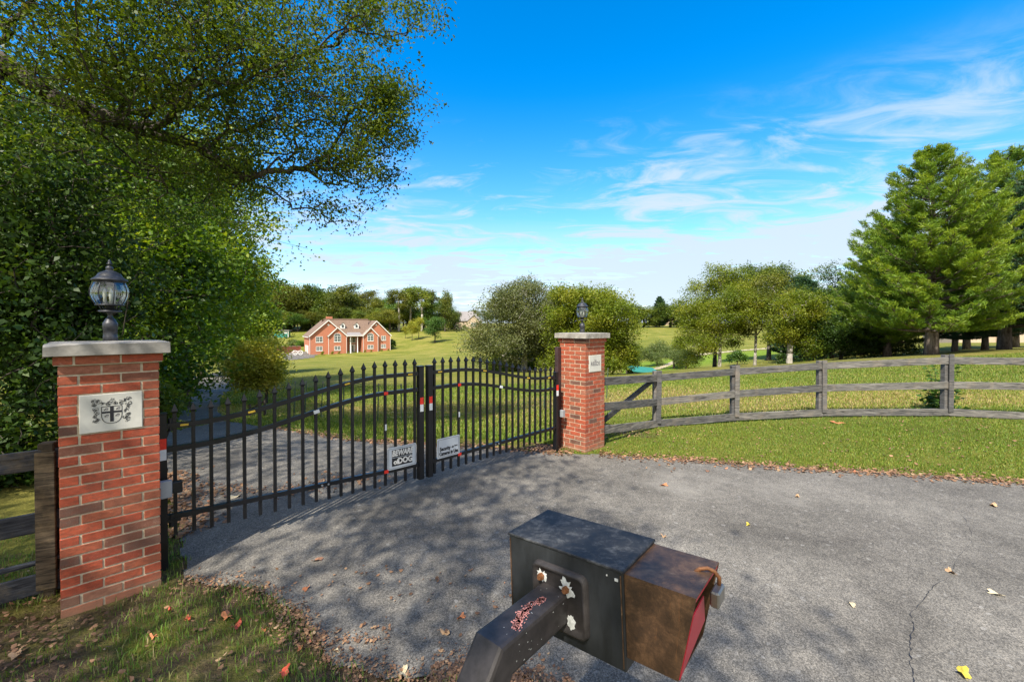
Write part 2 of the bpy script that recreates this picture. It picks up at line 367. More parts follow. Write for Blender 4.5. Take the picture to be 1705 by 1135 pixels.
def mat_clear():
    m, nt, N, L, b, out = nodes('lantern_glass')
    t = N.new('ShaderNodeBsdfTransparent'); g = N.new('ShaderNodeBsdfGlossy'); g.inputs['Roughness'].default_value = 0.06; g.inputs['Color'].default_value = (0.95, 0.97, 1, 1)
    t.inputs[0].default_value = (0.86, 0.90, 0.90, 1)
    lw = N.new('ShaderNodeLayerWeight'); lw.inputs[0].default_value = 0.35
    ms = N.new('ShaderNodeMixShader'); L.new(maprange(N, L, lw.outputs['Fresnel'], 0, 1, 0.10, 0.7), ms.inputs[0]); L.new(t.outputs[0], ms.inputs[1]); L.new(g.outputs[0], ms.inputs[2]); L.new(ms.outputs[0], out.inputs[0])
    return m

M = {}
M['brick'] = mat_brick()
M['mortar'] = plain('mortar', (0.50, 0.43, 0.32), 0.95, var=0.3, scale=40, bmp=0.5)
M['cap'] = plain('limestone_cap', (0.29, 0.275, 0.25), 0.9, var=0.5, scale=9, bmp=0.4, dist=0.006)
M['plaque'] = plain('plaque_stone', (0.52, 0.52, 0.48), 0.85, var=0.14, scale=9, bmp=0.2)
M['ink'] = plain('engraved_black', (0.015, 0.016, 0.022), 0.7, var=0.2, bmp=0)
M['inkgrey'] = plain('engraved_grey', (0.16, 0.15, 0.16), 0.8, var=0.2, bmp=0)
M['metal'] = mat_black_metal()
M['lampmetal'] = plain('weathered_lantern_metal', (0.045, 0.048, 0.058), 0.45, 0.3, var=0.7, scale=30, bmp=0.2)
M['clear'] = mat_clear()
M['bulb'] = plain('bulb_white', (0.7, 0.7, 0.66), 0.3, var=0.05, bmp=0)
M['asphalt'] = mat_asphalt()
M['ground'] = mat_ground()
M['wood'] = mat_wood('weathered_fence_wood', (0.014, 0.016, 0.020), (0.20, 0.198, 0.195), (0.24, 0.20, 0.155))
M['woodpost'] = mat_wood('fence_post_wood', (0.045, 0.045, 0.048), (0.18, 0.178, 0.178), (0.29, 0.235, 0.175))
M['wooddark'] = mat_wood('dark_fence_wood', (0.010, 0.013, 0.020), (0.07, 0.08, 0.10), (0.22, 0.18, 0.11))
M['rustpost'] = plain('brown_rusty_steel', (0.05, 0.028, 0.03), 0.7, 0.2, var=0.6, scale=14)
M['bark'] = mat_bark('tree_bark', (0.03, 0.026, 0.022), (0.12, 0.105, 0.09))
M['barkpale'] = mat_bark('pale_bark', (0.20, 0.185, 0.16), (0.50, 0.47, 0.42), 3)
M['barkpine'] = mat_bark('pine_bark', (0.06, 0.045, 0.038), (0.24, 0.20, 0.17), 9)
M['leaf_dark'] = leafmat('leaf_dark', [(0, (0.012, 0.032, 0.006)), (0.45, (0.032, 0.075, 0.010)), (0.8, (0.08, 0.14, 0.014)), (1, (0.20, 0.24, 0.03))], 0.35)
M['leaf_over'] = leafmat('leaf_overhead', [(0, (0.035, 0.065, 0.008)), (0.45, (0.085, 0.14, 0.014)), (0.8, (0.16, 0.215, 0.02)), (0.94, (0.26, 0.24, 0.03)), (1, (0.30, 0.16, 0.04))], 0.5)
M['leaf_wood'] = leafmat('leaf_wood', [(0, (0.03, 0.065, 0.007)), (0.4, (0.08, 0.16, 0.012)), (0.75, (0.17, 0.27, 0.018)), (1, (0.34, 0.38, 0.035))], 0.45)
M['leaf_lime'] = leafmat('leaf_lime', [(0, (0.06, 0.12, 0.010)), (0.5, (0.16, 0.26, 0.02)), (1, (0.34, 0.38, 0.04))], 0.42)
M['leaf_mid'] = leafmat('leaf_mid', [(0, (0.04, 0.085, 0.014)), (0.5, (0.10, 0.165, 0.025)), (0.85, (0.19, 0.25, 0.035)), (1, (0.26, 0.27, 0.05))], 0.38, obj_var=1.0)
M['leaf_olive'] = leafmat('leaf_olive', [(0, (0.06, 0.08, 0.028)), (0.5, (0.13, 0.155, 0.055)), (1, (0.23, 0.24, 0.09))], 0.35)
M['leaf_gold'] = leafmat('leaf_gold', [(0, (0.16, 0.20, 0.03)), (0.5, (0.34, 0.36, 0.045)), (1, (0.50, 0.42, 0.07))], 0.45)
M['leaf_bright'] = leafmat('leaf_bright', [(0, (0.07, 0.12, 0.010)), (0.5, (0.17, 0.225, 0.017)), (1, (0.33, 0.31, 0.03))], 0.4)
M['leaf_maple'] = leafmat('leaf_maple', [(0, (0.035, 0.085, 0.014)), (0.5, (0.07, 0.15, 0.022)), (1, (0.13, 0.21, 0.035))], 0.28)
M['leaf_willow'] = leafmat('leaf_willow', [(0, (0.07, 0.11, 0.03)), (0.5, (0.13, 0.18, 0.05)), (1, (0.20, 0.24, 0.08))], 0.3)
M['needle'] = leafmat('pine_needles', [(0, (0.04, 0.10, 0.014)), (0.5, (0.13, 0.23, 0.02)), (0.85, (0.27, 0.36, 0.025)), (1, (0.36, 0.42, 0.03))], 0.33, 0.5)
M['needle_blue'] = leafmat('cedar_needles', [(0, (0.015, 0.045, 0.022)), (0.5, (0.035, 0.085, 0.04)), (1, (0.06, 0.13, 0.055))], 0.2, 0.5)
M['grass'] = leafmat('grass_blades', [(0, (0.08, 0.15, 0.016)), (0.35, (0.17, 0.26, 0.03)), (0.6, (0.26, 0.30, 0.045)), (0.82, (0.40, 0.33, 0.12)), (1, (0.48, 0.35, 0.17))], 0.35, 0.5)
M['grass_bank'] = leafmat('grass_bank_blades', [(0, (0.07, 0.15, 0.02)), (0.4, (0.14, 0.26, 0.035)), (0.65, (0.22, 0.30, 0.055)), (0.8, (0.30, 0.25, 0.12)), (1, (0.36, 0.27, 0.17))], 0.35, 0.5)
M['litter'] = leafmat('dry_leaf_litter', [(0, (0.09, 0.05, 0.03)), (0.4, (0.21, 0.12, 0.07)), (0.75, (0.36, 0.20, 0.11)), (0.92, (0.42, 0.30, 0.18)), (1, (0.5, 0.16, 0.08))], 0.12, 0.7)
M['boxpaint'] = mat_boxpaint()
M['housing'] = plain('dark_housing_paint', (0.022, 0.025, 0.029), 0.5, 0.0, var=0.55, scale=18, bmp=0.12, sc=(1, 1, 0.3))
M['woodbrown'] = mat_wood('brown_post_wood', (0.012, 0.012, 0.012), (0.13, 0.105, 0.075), (0.30, 0.23, 0.13))
M['armpaint'] = plain('scuffed_dark_arm_paint', (0.040, 0.035, 0.035), 0.6, 0.0, var=0.6, scale=26, bmp=0.1)
M['rust'] = mat_rust()
M['red'] = plain('red_panel', (0.50, 0.028, 0.05), 0.45, var=0.25, scale=10, bmp=0.1)
M['redscrape'] = plain('scraped_red_primer', (0.78, 0.30, 0.25), 0.8, var=0.4, scale=50)
M['peel'] = plain('peeled_white_paint', (0.62, 0.64, 0.63), 0.7, var=0.45, scale=60)
M['bolt'] = plain('rusty_bolt', (0.28, 0.12, 0.05), 0.6, 0.3, var=0.5, scale=60)
M['steelgrey'] = plain('padlock_steel', (0.30, 0.29, 0.27), 0.4, 0.7, var=0.2, scale=30)
M['boxgrey'] = plain('grey_enclosure', (0.27, 0.29, 0.32), 0.6, var=0.12, scale=10, bmp=0)
M['reflred'] = plain('red_reflector', (0.75, 0.035, 0.02), 0.3, var=0.15, scale=50, bmp=0.1)
M['reflwhite'] = plain('white_reflector', (0.66, 0.70, 0.74), 0.3, var=0.1, scale=50, bmp=0.1)
M['reflyellow'] = plain('amber_reflector', (0.62, 0.42, 0.04), 0.35, var=0.2, scale=50, bmp=0.1)
M['signwhite'] = plain('sign_sheet', (0.52, 0.57, 0.63), 0.4, var=0.08, scale=6, bmp=0)
M['white'] = plain('white_trim', (0.72, 0.72, 0.70), 0.6, var=0.06, scale=3, bmp=0)
M['housebrick'] = mat_brickwall('house_brick', (0.36, 0.125, 0.07), (0.50, 0.19, 0.11), (0.45, 0.29, 0.2))
M['tanbrick'] = mat_brickwall('tan_brick', (0.38, 0.29, 0.21), (0.56, 0.45, 0.34), (0.5, 0.45, 0.38))
M['shingle'] = mat_shingle('brown_shingles', (0.12, 0.078, 0.056), (0.22, 0.150, 0.108))
M['shinglegrey'] = mat_shingle('grey_shingles', (0.17, 0.16, 0.16), (0.29, 0.27, 0.27))
M['glass'] = mat_glass()
M['teal'] = plain('teal_panel', (0.03, 0.20, 0.17), 0.5, var=0.2, scale=2, bmp=0)
M['tealroof'] = plain('green_metal_roof', (0.03, 0.20, 0.14), 0.5, var=0.12, scale=2, bmp=0)
M['galv'] = plain('galvanised_wire', (0.16, 0.17, 0.16), 0.5, 0.5, var=0.2, bmp=0)
M['tpost'] = plain('green_steel_post', (0.06, 0.10, 0.06), 0.6, 0.2, var=0.3, bmp=0)
M['concrete'] = plain('pale_concrete', (0.42, 0.38, 0.32), 0.9, var=0.2, scale=3)
M['path'] = plain('pale_path', (0.42, 0.36, 0.22), 0.9, var=0.2, scale=1.5)
# ------------------------------------------------------------ terrain
ctrl = []
def cw(x, y, z): ctrl.append((x, y, z))
def cp(px, py, Z): v = P(px, py, Z); ctrl.append((v.x, v.y, v.z))
for x, y, z in [(-3, 2.9, 0.0), (-2.6, 3.2, 0.01), (0, 2.2, 0.0), (2, 2, 0), (4, 3.2, 0), (-1.4, 2.6, 0.03), (-1.6, 1.5, 0.05), (0, 0.8, 0.0), (-1.1, 5.0, 0.06),
                (1.15, 6.7, -0.045), (.5, 6.8, -0.03), (2.5, 6.2, -0.03), (5, 5.4, 0), (-4, 2.5, 0.05), (-6, 3, 0.1), (-3.5, 4.5, 0.05), (6.3, 5.3, 0.0), (12, 3, 0.1),
                (0.8, 0.8, 0), (-0.8, 0.8, 0.03),
                (2.87, 8.4, -0.04), (4.64, 8.9, -0.03), (6.44, 8.9, 0.06), (8.75, 8.6, 0.13), (12, 8, 0.2)]: cw(x, y, z)
for a in (-175, -140, -110, -80, 80, 110, 140, 175):
    for r in (3, 12, 60, 250): cw(math.sin(R(a)) * r, math.cos(R(a)) * r, 0.0 if r < 50 else -1)
for t in [(750, 740, 6.75), (750, 700, 9.6), (750, 672, 13.5), (750, 650, 18), (750, 630, 25), (750, 610, 42), (750, 600, 70), (600, 735, 7.2), (560, 640, 21),
          (458, 714, 8.1), (345, 645, 22), (385, 640, 24), (300, 690, 11.5), (250, 660, 17), (150, 640, 19), (50, 640, 19), (450, 672, 15.5), (450, 620, 36), (450, 603, 90),
          (520, 592, 118), (570, 592, 118), (648, 584, 130), (700, 574, 140), (723, 568, 146), (668, 550, 185), (600, 550, 190), (760, 549, 205), (775, 547, 215), (465, 561, 160), (400, 560, 170), (480, 549, 190),
          (900, 690, 9.8), (1000, 650, 14), (900, 622, 30), (860, 618, 40),
          (1100, 650, 12), (1100, 632, 18), (1070, 626, 26), (1075, 623, 48), (1010, 622, 60), (1183, 611, 40), (1260, 611, 40), (1330, 607, 40), (1230, 598, 60), (1150, 594, 75), (1290, 580, 90),
          (1090, 562, 130), (1090, 546, 175), (1150, 546, 180), (1430, 600, 22), (1555, 590, 24), (1705, 583, 22), (1705, 640, 12.5), (1500, 640, 13.5), (1650, 572, 48), (1450, 575, 55),
          (200, 538, 420), (600, 538, 420), (900, 538, 420), (1200, 538, 420), (1600, 538, 420), (852, 540, 900), (200, 540, 900), (1500, 540, 900)]: cp(*t)
CT = np.array(ctrl)
def tfeat(x, y):
    r = np.sqrt(x * x + y * y) + 1.0
    th = np.arctan2(x, y) * 1.6; return th, np.log(r) * 1.0
def _phi(d2): return 0.5 * d2 * np.log(d2 + 1e-12)
_a, _b = tfeat(CT[:, 0], CT[:, 1]); n_ = len(CT)
_K = _phi((_a[:, None] - _a) ** 2 + (_b[:, None] - _b) ** 2) + np.eye(n_) * 2e-4
_Pm = np.stack([np.ones(n_), _a, _b], 1)
_A = np.zeros((n_ + 3, n_ + 3)); _A[:n_, :n_] = _K; _A[:n_, n_:] = _Pm; _A[n_:, :n_] = _Pm.T
_r = np.sqrt(CT[:, 0] ** 2 + CT[:, 1] ** 2) + 1.0
_w = np.linalg.solve(_A, np.concatenate([(CT[:, 2] - 0) / _r, np.zeros(3)]))
def T(x, y):
    x = np.atleast_1d(np.asarray(x, float)); y = np.atleast_1d(np.asarray(y, float)); out = np.zeros(x.shape)
    xf = x.ravel(); yf = y.ravel(); of = out.ravel()
    for i in range(0, len(xf), 20000):
        a, b = tfeat(xf[i:i + 20000], yf[i:i + 20000])
        k = _phi((a[:, None] - _a) ** 2 + (b[:, None] - _b) ** 2)
        of[i:i + 20000] = (k @ _w[:n_] + _w[n_] + _w[n_ + 1] * a + _w[n_ + 2] * b) * (np.sqrt(xf[i:i + 20000] ** 2 + yf[i:i + 20000] ** 2) + 1.0)
    return of.reshape(x.shape)
def tz(x, y): return float(T(x, y)[0])
def on(px, Z, dz=0.0):
    x = PX(px, Z); return Vector((x, Z, tz(x, Z) + dz))

DRIVE = [(-2.62, 3.42), (-2.5, 3.22), (-1.9, 3.12), (-1.4, 2.8), (-1.0, 2.42), (-.55, 2.30), (-.2, 2.33), (.1, 2.36), (.32, 2.16), (.55, 1.6), (.9, 0), (1.6, -3), (14, -3), (14, 3.2), (9, 4.4), (6.3, 5.3),
         (4.07, 5.86), (2.4, 6.35), (1.35, 6.62), (.95, 6.60), (.44, 6.66), (-1.04, 6.6), (-2.5, 7.15), (-4.47, 8.1), (-6.1, 9.2), (-8.2, 12), (-10.5, 15.4), (-12.3, 18.2), (-15.4, 24), (-18.5, 30), (-23, 40), (-34, 60), (-46, 82), (-54, 99),
         (-60, 99), (-50, 82), (-38, 60), (-27, 40), (-22, 30), (-18.4, 24), (-15.2, 18.4), (-13, 15.4), (-10.2, 12), (-8.2, 10.0), (-6.3, 8.8), (-6.5, 7.7), (-6.9, 7.3), (-5.6, 6.5), (-4.35, 5.4), (-3.55, 4.55), (-3.0, 3.85), (-2.8, 3.6)]
PAD = [(-62, 98), (-52, 100), (-51.5, 112), (-55.5, 122), (-64, 128), (-70, 118)]
def sdist(poly, x, y):
    """signed distance, positive inside"""
    x = np.asarray(x); y = np.asarray(y); d = np.full(x.shape, 1e9); ins = np.zeros(x.shape, bool)
    n = len(poly)
    for i in range(n):
        x0, y0 = poly[i]; x1, y1 = poly[(i + 1) % n]; ex, ey = x1 - x0, y1 - y0
        t = np.clip(((x - x0) * ex + (y - y0) * ey) / (ex * ex + ey * ey), 0, 1)
        d = np.minimum(d, np.hypot(x - x0 - t * ex, y - y0 - t * ey))
        c = ((y0 > y) != (y1 > y)) & (x < (x1 - x0) * (y - y0) / ((y1 - y0) if y1 != y0 else 1e-9) + x0); ins ^= c
    return np.where(ins, d, -d)
def wob(x, y, s=1.0):
    return (np.sin(x * 7.1 + y * 3.3) + np.sin(x * 13.7 - y * 11.9 + 1) * .6 + np.sin(x * 29 + y * 23) * .4) * .018 * s

def polar_grid():
    th = np.concatenate([np.arange(-180, -64, 4.0), np.arange(-64, 64, 0.3), np.arange(64, 180, 4.0)])
    rr = [0.05, 0.4, 0.8, 1.2]; r = 1.5
    while r < 1500: rr.append(r); r *= 1.0095 if r < 30 else (1.02 if r < 200 else 1.08)
    rr = np.array(rr); A, B = np.meshgrid(R(1) * th, rr, indexing='ij')
    return np.sin(A) * B, np.cos(A) * B
GX, GY = polar_grid(); GZ = T(GX, GY)
nt_, nr_ = GX.shape
idx = np.arange(nt_ * nr_).reshape(nt_, nr_)
q00 = idx; q10 = np.roll(idx, -1, 0)
quads = np.stack([q00[:, :-1], q00[:, 1:], q10[:, 1:], q10[:, :-1]], -1).reshape(-1, 4)
V0 = np.stack([GX, GY, GZ], -1).reshape(-1, 3)
me = np_mesh('ground', V0, quads.ravel(), np.full(len(quads), 4), None, M['ground'], True)
sd = sdist(DRIVE, V0[:, 0], V0[:, 1])
rr0 = np.hypot(V0[:, 0], V0[:, 1])
dirt = np.exp(-np.maximum(-sd, 0) / 0.14) * (rr0 < 25) * 0.75
bankx = (V0[:, 0] > -6) & (V0[:, 0] < 1) & (V0[:, 1] < 3.6) & (V0[:, 1] > -2)
dirt = np.maximum(dirt, np.exp(-np.hypot(V0[:, 0] + 3.25, V0[:, 1] - 2.5) / 0.35) * 1.0)
dirt = np.maximum(dirt, bankx * 0.55)
dirt = np.maximum(dirt, np.exp(-(np.hypot(V0[:, 0] - .55, V0[:, 1] - 6.95) / 0.35) ** 2) * 0.9)
dirt = np.maximum(dirt, np.exp(-(np.hypot(V0[:, 0] - 2.3, V0[:, 1] - 8.0) / 0.6) ** 2) * 0.6)
dry = np.clip(np.exp(-((V0[:, 1] - 11.6 + V0[:, 0] * 0.1) / 2.2) ** 2) * 0.8 * (V0[:, 0] > -9), 0, 1)
dry += np.clip((V0[:, 0] / np.maximum(V0[:, 1], 1) - .2) * 3, 0, 1) * np.clip((V0[:, 1] - 9) / 3, 0, 1) * np.clip((40 - V0[:, 1]) / 10, 0, 1) * 0.3
u_ = V0[:, 0] / np.maximum(V0[:, 1], 1e-3)
bright = np.exp(-((V0[:, 1] - 66 - 20 * (u_ - .4)) / 12) ** 4) * ((u_ > .26) & (u_ < .72)) * 0.8
for nm, arr in (('dirt', dirt), ('dry', np.clip(dry, 0, .85)), ('bright', bright)):
    at = me.attributes.new(nm, 'FLOAT', 'POINT'); at.data.foreach_set('value', arr.astype(np.float32))
setp(obj('ground', me), kind='structure')

def sheet(name, poly, mat, dz, wobble=1.0):
    cx = V0[quads][:, :, 0].mean(1); cy = V0[quads][:, :, 1].mean(1)
    s = sdist(poly, cx, cy) + wob(cx, cy, wobble)
    q = quads[(s > 0) & (cy > -4)]
    us, inv = np.unique(q.ravel(), return_inverse=True)
    Vs = V0[us].copy(); Vs[:, 2] += dz
    return setp(obj(name, np_mesh(name, Vs, inv, np.full(len(q), 4), None, mat, True)), kind='structure')
sheet('driveway', DRIVE, M['asphalt'], 0.012)
pad_o = sheet('parking_pad', PAD, M['asphalt'], 0.06, 0)
PATH = [(PX(a, z), z) for a, z in [(1055, 52), (1110, 62), (1160, 76), (1215, 80), (1300, 92), (1300, 96), (1210, 83.5), (1150, 79), (1100, 65), (1045, 55)]]
sheet('field_path', PATH, M['path'], 0.05, 0)

# crack in the asphalt
crk = [(1530, 1150), (1524, 1110), (1520, 1080), (1527, 1050), (1522, 1030), (1545, 1000), (1556, 985), (1590, 962), (1600, 930), (1622, 905), (1618, 880), (1600, 850)]
mb = MB(); pts = []
rc = random.Random(3)
for (a, b_), (c, d) in zip(crk, crk[1:]):
    for k in range(6):
        t = k / 6; px = a + (c - a) * t + rc.uniform(-3, 3); py = b_ + (d - b_) * t
        Z = (CAM_Z - 0.0) * F / (py - HY); pts.append((PX(px, Z), Z))
vs = []; fs = []
for i, (x, y) in enumerate(pts):
    w = rc.uniform(.0006, .004) * (1 if i < 40 else .4); z = tz(x, y) + 0.017; vs += [(x - w, y, z), (x + w, y, z)]
for i in range(len(pts) - 1): fs.append((2 * i, 2 * i + 1, 2 * i + 3, 2 * i + 2))
mb.add(vs, fs); setp(mb.build('asphalt_crack', M['ink']), kind='structure')

# ------------------------------------------------------------ brick pillars
DV = Vector((0.723, 0.691)); NV = Vector((-0.691, 0.723)); RZ = math.atan2(DV.y, DV.x)
W = 0.52; ROW = 0.0677
def brick_rows(z0, nrows, half, seed, win=None):
    """pinwheel brick courses round a square core; win = (x0,x1,z0,z1) left open in the front face"""
    rr = random.Random(seed); mb = MB(); L0 = 2 * half
    h = ROW - 0.0115; hb = 0.1; full = (L0 - hb) / 2
    for r in range(nrows):
        z = z0 + r * ROW
        for k in range(4):
            ang = k * math.pi / 2; rot = Matrix.Rotation(ang, 3, 'Z')
            if r % 2 == 0: segs = [(hb, hb + full), (hb + full, L0)]
            else: segs = [(0, full), (full, 2 * full)]
            for s0, s1 in segs:
                a, b = s0 + 0.0055, s1 - 0.0055
                if r % 2 == 0 and s1 >= L0 - 1e-6: b = L0
                if r % 2 == 1 and s0 <= 1e-6: a = 0
                if win and k == 0 and z + h > win[2] and z < win[3]:
                    if a < win[1] and b > win[0]:
                        pieces = []
                        if a < win[0] - .012: pieces.append((a, win[0] - .006))
                        if b > win[1] + .012: pieces.append((win[1] + .006, b))
                    else: pieces = [(a, b)]
                else: pieces = [(a, b)]
                if win and k == 0 and z + h > win[2] and z < win[3]:
                    pass
                for a2, b2_ in pieces:
                    dp = 0.092; j = rr.uniform(-.0012, .0012)
                    c = rot @ Vector(((a2 + b2_) / 2 - half, -half + dp / 2 + j, 0)) + Vector((0, 0, z + ROW / 2))
                    col = min(1, max(0, rr.gauss(.5, .2))) if rr.random() < .87 else rr.choice([.03, .08, .97])
                    mb.box(c, (b2_ - a2, dp, h + rr.uniform(-.001, .0015)), rot @ Matrix.Rotation(rr.uniform(-.003, .003), 3, 'Y'), col)
    return mb
def tube2(mb, pts, w=.0022, y=-0.003, col=.5):
    """thin raised line in the plaque's own plane"""
    for a, b in zip(pts, pts[1:]):
        mb.beam((a[0], y, a[1]), (b[0], y, b[1]), w, .002, up=(0, 1, 0))
def text_mesh(txt, size, bold=0.0, shear=0.0, depth=.0012, space=1.0):
    cu = bpy.data.curves.new('lettering', 'FONT'); cu.body = txt; cu.size = size; cu.offset = bold; cu.shear = shear; cu.extrude = depth
    cu.align_x = 'CENTER'; cu.align_y = 'CENTER'; cu.space_character = space; cu.resolution_u = 4
    o = bpy.data.objects.new('t', cu); COL.objects.link(o)
    dg = bpy.context.evaluated_depsgraph_get(); me = bpy.data.meshes.new_from_object(o.evaluated_get(dg)); bpy.data.objects.remove(o); bpy.data.curves.remove(cu)
    return me
def put_text(name, txt, size, loc, mat, parent, bold=0.0, shear=0.0, sx=1.0, sz=1.0):
    me = text_mesh(txt, size, bold, shear); me.materials.clear(); me.materials.append(mat)
    # bake: text plane XY -> XZ facing -Y
    for v in me.vertices: v.co = Vector((v.co.x * sx + loc[0], loc[1] - v.co.z, v.co.y * sz + loc[2]))
    me.update(); return obj(name, me, parent)

def pillar(base, zb, name_label, seed, plq, crest):
    """base: world xy of the centre; zb: ground; plq: (x0,x1,z0,z1) in face coords (x from the left corner), world z"""
    t = empty('brick_pillar', (base.x, base.y, zb), RZ, name_label, 'brick pillar', None)
    top = 1.683 - zb; n = int(round((top + .07) / ROW)); z0 = top - n * ROW
    win = (plq[0], plq[1], plq[2] - zb, plq[3] - zb)
    win = (win[0], win[1], z0 + round((win[2] - z0) / ROW) * ROW, z0 + round((win[3] - z0) / ROW) * ROW)
    sh_ = MB(); sh_.b2((-W / 2 + .0055, -W / 2 + .0055, z0 - .1), (W / 2 - .0055, W / 2 - .0055, top))
    sh_.build('mortar_core', M['mortar'], t)
    b = brick_rows(z0, n, W / 2, seed, win); b.bevel(.0022); rj = random.Random(seed); b.v = [(p[0] + rj.uniform(-.0011, .0011), p[1] + rj.uniform(-.0011, .0011), p[2] + rj.uniform(-.0014, .0014)) for p in b.v]; b.build('brick_shaft', M['brick'], t)
    c = brick_rows(top, 1, W / 2 + .022, seed + 5); c.build('brick_corbel', M['brick'], t, bevel=.0025)
    m2 = MB(); hw = W / 2 + .022 - .005; m2.b2((-hw, -hw, top + .001), (hw, hw, top + ROW)); m2.build('corbel_mortar', M['mortar'], t)
    # limestone cap, slightly chipped, shallow hip on top
    hc = W / 2 + .062; zc = top + ROW
    cp_ = MB(); g = []
    NS = 14
    ring0 = []; ring1 = []
    rr = random.Random(seed + 9)
    for k in range(4):
        a = k * math.pi / 2; rot = Matrix.Rotation(a, 3, 'Z')
        for i in range(NS):
            x = -hc + 2 * hc * i / NS; chip = rr.uniform(0, .004)
            if crest and k == 0 and i < 4: chip += .016 * (1 - i / 4)
            ring0.append(rot @ Vector((x, -hc, 0)) + Vector((0, 0, zc))); p = rot @ Vector((x, -hc, 0)); ring1.append(p * (1 - rr.uniform(0, .006)) + Vector((0, 0, zc + .078 - chip)))
    nn = len(ring0); vs = ring0 + ring1 + [Vector((p.x * .86, p.y * .86, zc + .081)) for p in ring1] + [Vector((0, 0, zc)), Vector((0, 0, zc + .088))]
    fs = []
    for i in range(nn):
        j = (i + 1) % nn
        fs += [(i, j, nn + j, nn + i), (nn + i, nn + j, 2 * nn + j, 2 * nn + i), (2 * nn + i, 2 * nn + j, 3 * nn + 1), (j, i, 3 * nn)]
    cp_.add(vs, fs); cp_.build('stone_cap', M['cap'], t)
    # plaque
    pw = win[1] - win[0] - .010; ph = win[3] - win[2] - .010; pcx = (win[0] + win[1]) / 2 - W / 2; pcz = (win[2] + win[3]) / 2
    pm = MB(); pm.box((pcx, -W / 2 + .018, pcz), (pw, .05, ph)); po = pm.build('stone_plaque', M['plaque'], t, bevel=.003)
    yf = -W / 2 - .0075
    if crest:
        cb = MB(); s = ph / .28
        def tp(pts): return [(pcx + a * s, pcz + b * s) for a, b in pts]
        def line(pts, w=.0022): 
            pp = tp(pts)
            for a, b in zip(pp, pp[1:]): cb.beam((a[0], yf, a[1]), (b[0], yf, b[1]), w, .002, up=(0, 1, 0))
        shield = [(-.056, .045), (.056, .045)] + [(.056 * math.cos(q) ** .8 if q < 1.5 else 0, -.02 - .062 * math.sin(q)) for q in np.linspace(0, math.pi / 2, 9)]
        shield += [(-a, b) for a, b in shield[1:][::-1]]
        line(shield + [shield[0]], .0035)
        cb.beam((pcx, yf, pcz + .045 * s), (pcx, yf, pcz - .070 * s), .019, .002, up=(0, 1, 0))
        cb.beam((pcx - .056 * s, yf - .0004, pcz + .002), (pcx + .056 * s, yf - .0004, pcz + .002), .013, .002, up=(0, 1, 0))
        rq = random.Random(5)
        # leafy mantling: curling ribbons down both sides and across the top
        for sgn in (-1, 1):
            spine = [(.022, .062), (.05, .070), (.078, .085), (.098, .092), (.095, .062), (.088, .032), (.080, .004), (.093, -.022), (.078, -.046), (.086, -.062)]
            for i, (a, b) in enumerate(spine):
                for rep in range(6):
                    cx_ = sgn * (a + rq.uniform(-.010, .010)); cz_ = b + rq.uniform(-.009, .009); r0 = rq.uniform(.006, .014); a0 = rq.uniform(0, 6.28); sp = rq.uniform(3.2, 5.4) * rq.choice((-1, 1))
                    line([(cx_ + r0 * (1 - .5 * q) * math.cos(a0 + sp * q), cz_ + r0 * (1 - .5 * q) * math.sin(a0 + sp * q)) for q in np.linspace(0, 1, 9)], .0016)
        # helm
        line([(-.018, .064), (-.022, .078), (-.008, .092), (.012, .094), (.02, .08), (.016, .066), (-.018, .064)], .0022)
        line([(-.024, .080), (-.004, .074), (.004, .082), (.018, .074)], .0045)
        line([(-.006, .098), (0, .106), (.008, .098), (.014, .104)], .002)
        cb.build('crest', M['ink'], t)
        ch = MB()
        for qx, qz in ((-.033, .025), (.034, .026), (-.030, -.024), (.030, -.024)):
            for rep in range(5):
                pts = [(qx + .013 * math.cos(q * 1.7 + rep) * (.6 + .1 * rep), qz + .009 * math.sin(q * 2.6 + rep * 1.3)) for q in np.linspace(0, 3, 8)]
                pp = tp(pts)
                for a, b in zip(pp, pp[1:]): ch.beam((a[0], yf + .0002, a[1]), (b[0], yf + .0002, b[1]), .0013, .0018, up=(0, 1, 0))
        ch.build('crest_charges', M['inkgrey'], t)
    else:
        put_text('lettering', 'the', .042, (pcx, yf, pcz + .052), M['inkgrey'], t)
        put_text('lettering', 'REEDS', .088, (pcx, yf, pcz - .004), M['inkgrey'], t, bold=.0012)
        cb = MB()
        for a, b in ((-1, -1), (1, -1), (1, 1), (-1, 1)):
            pass
        fx, fz = pw / 2 - .014, ph / 2 - .014
        for p, q in (((-fx, -fz), (fx, -fz)), ((fx, -fz), (fx, fz)), ((fx, fz), (-fx, fz)), ((-fx, fz), (-fx, -fz))):
            cb.beam((pcx + p[0], yf + .0006, pcz + p[1]), (pcx + q[0], yf + .0006, pcz + q[1]), .0025, .001, up=(0, 1, 0))
        cb.build('engraved_border', M['plaque'], t)
    return t, zc + .082
A = Vector((-3.0, 2.83)); C = Vector((1.148, 6.70))
LC = A + DV * W / 2 + NV * W / 2; RC = C + DV * W / 2 + NV * W / 2
lp, lcap = pillar(LC, 0.0, 'near brick gate pillar with a shield crest plaque under a pale stone cap', 11, (.093, .428, 1.205, 1.485), True)
rp, rcap = pillar(RC, -0.045, 'far brick gate pillar with a small lettered stone plaque, where the wooden rail fence starts', 23, (.0857, .42, 1.195, 1.45), False)

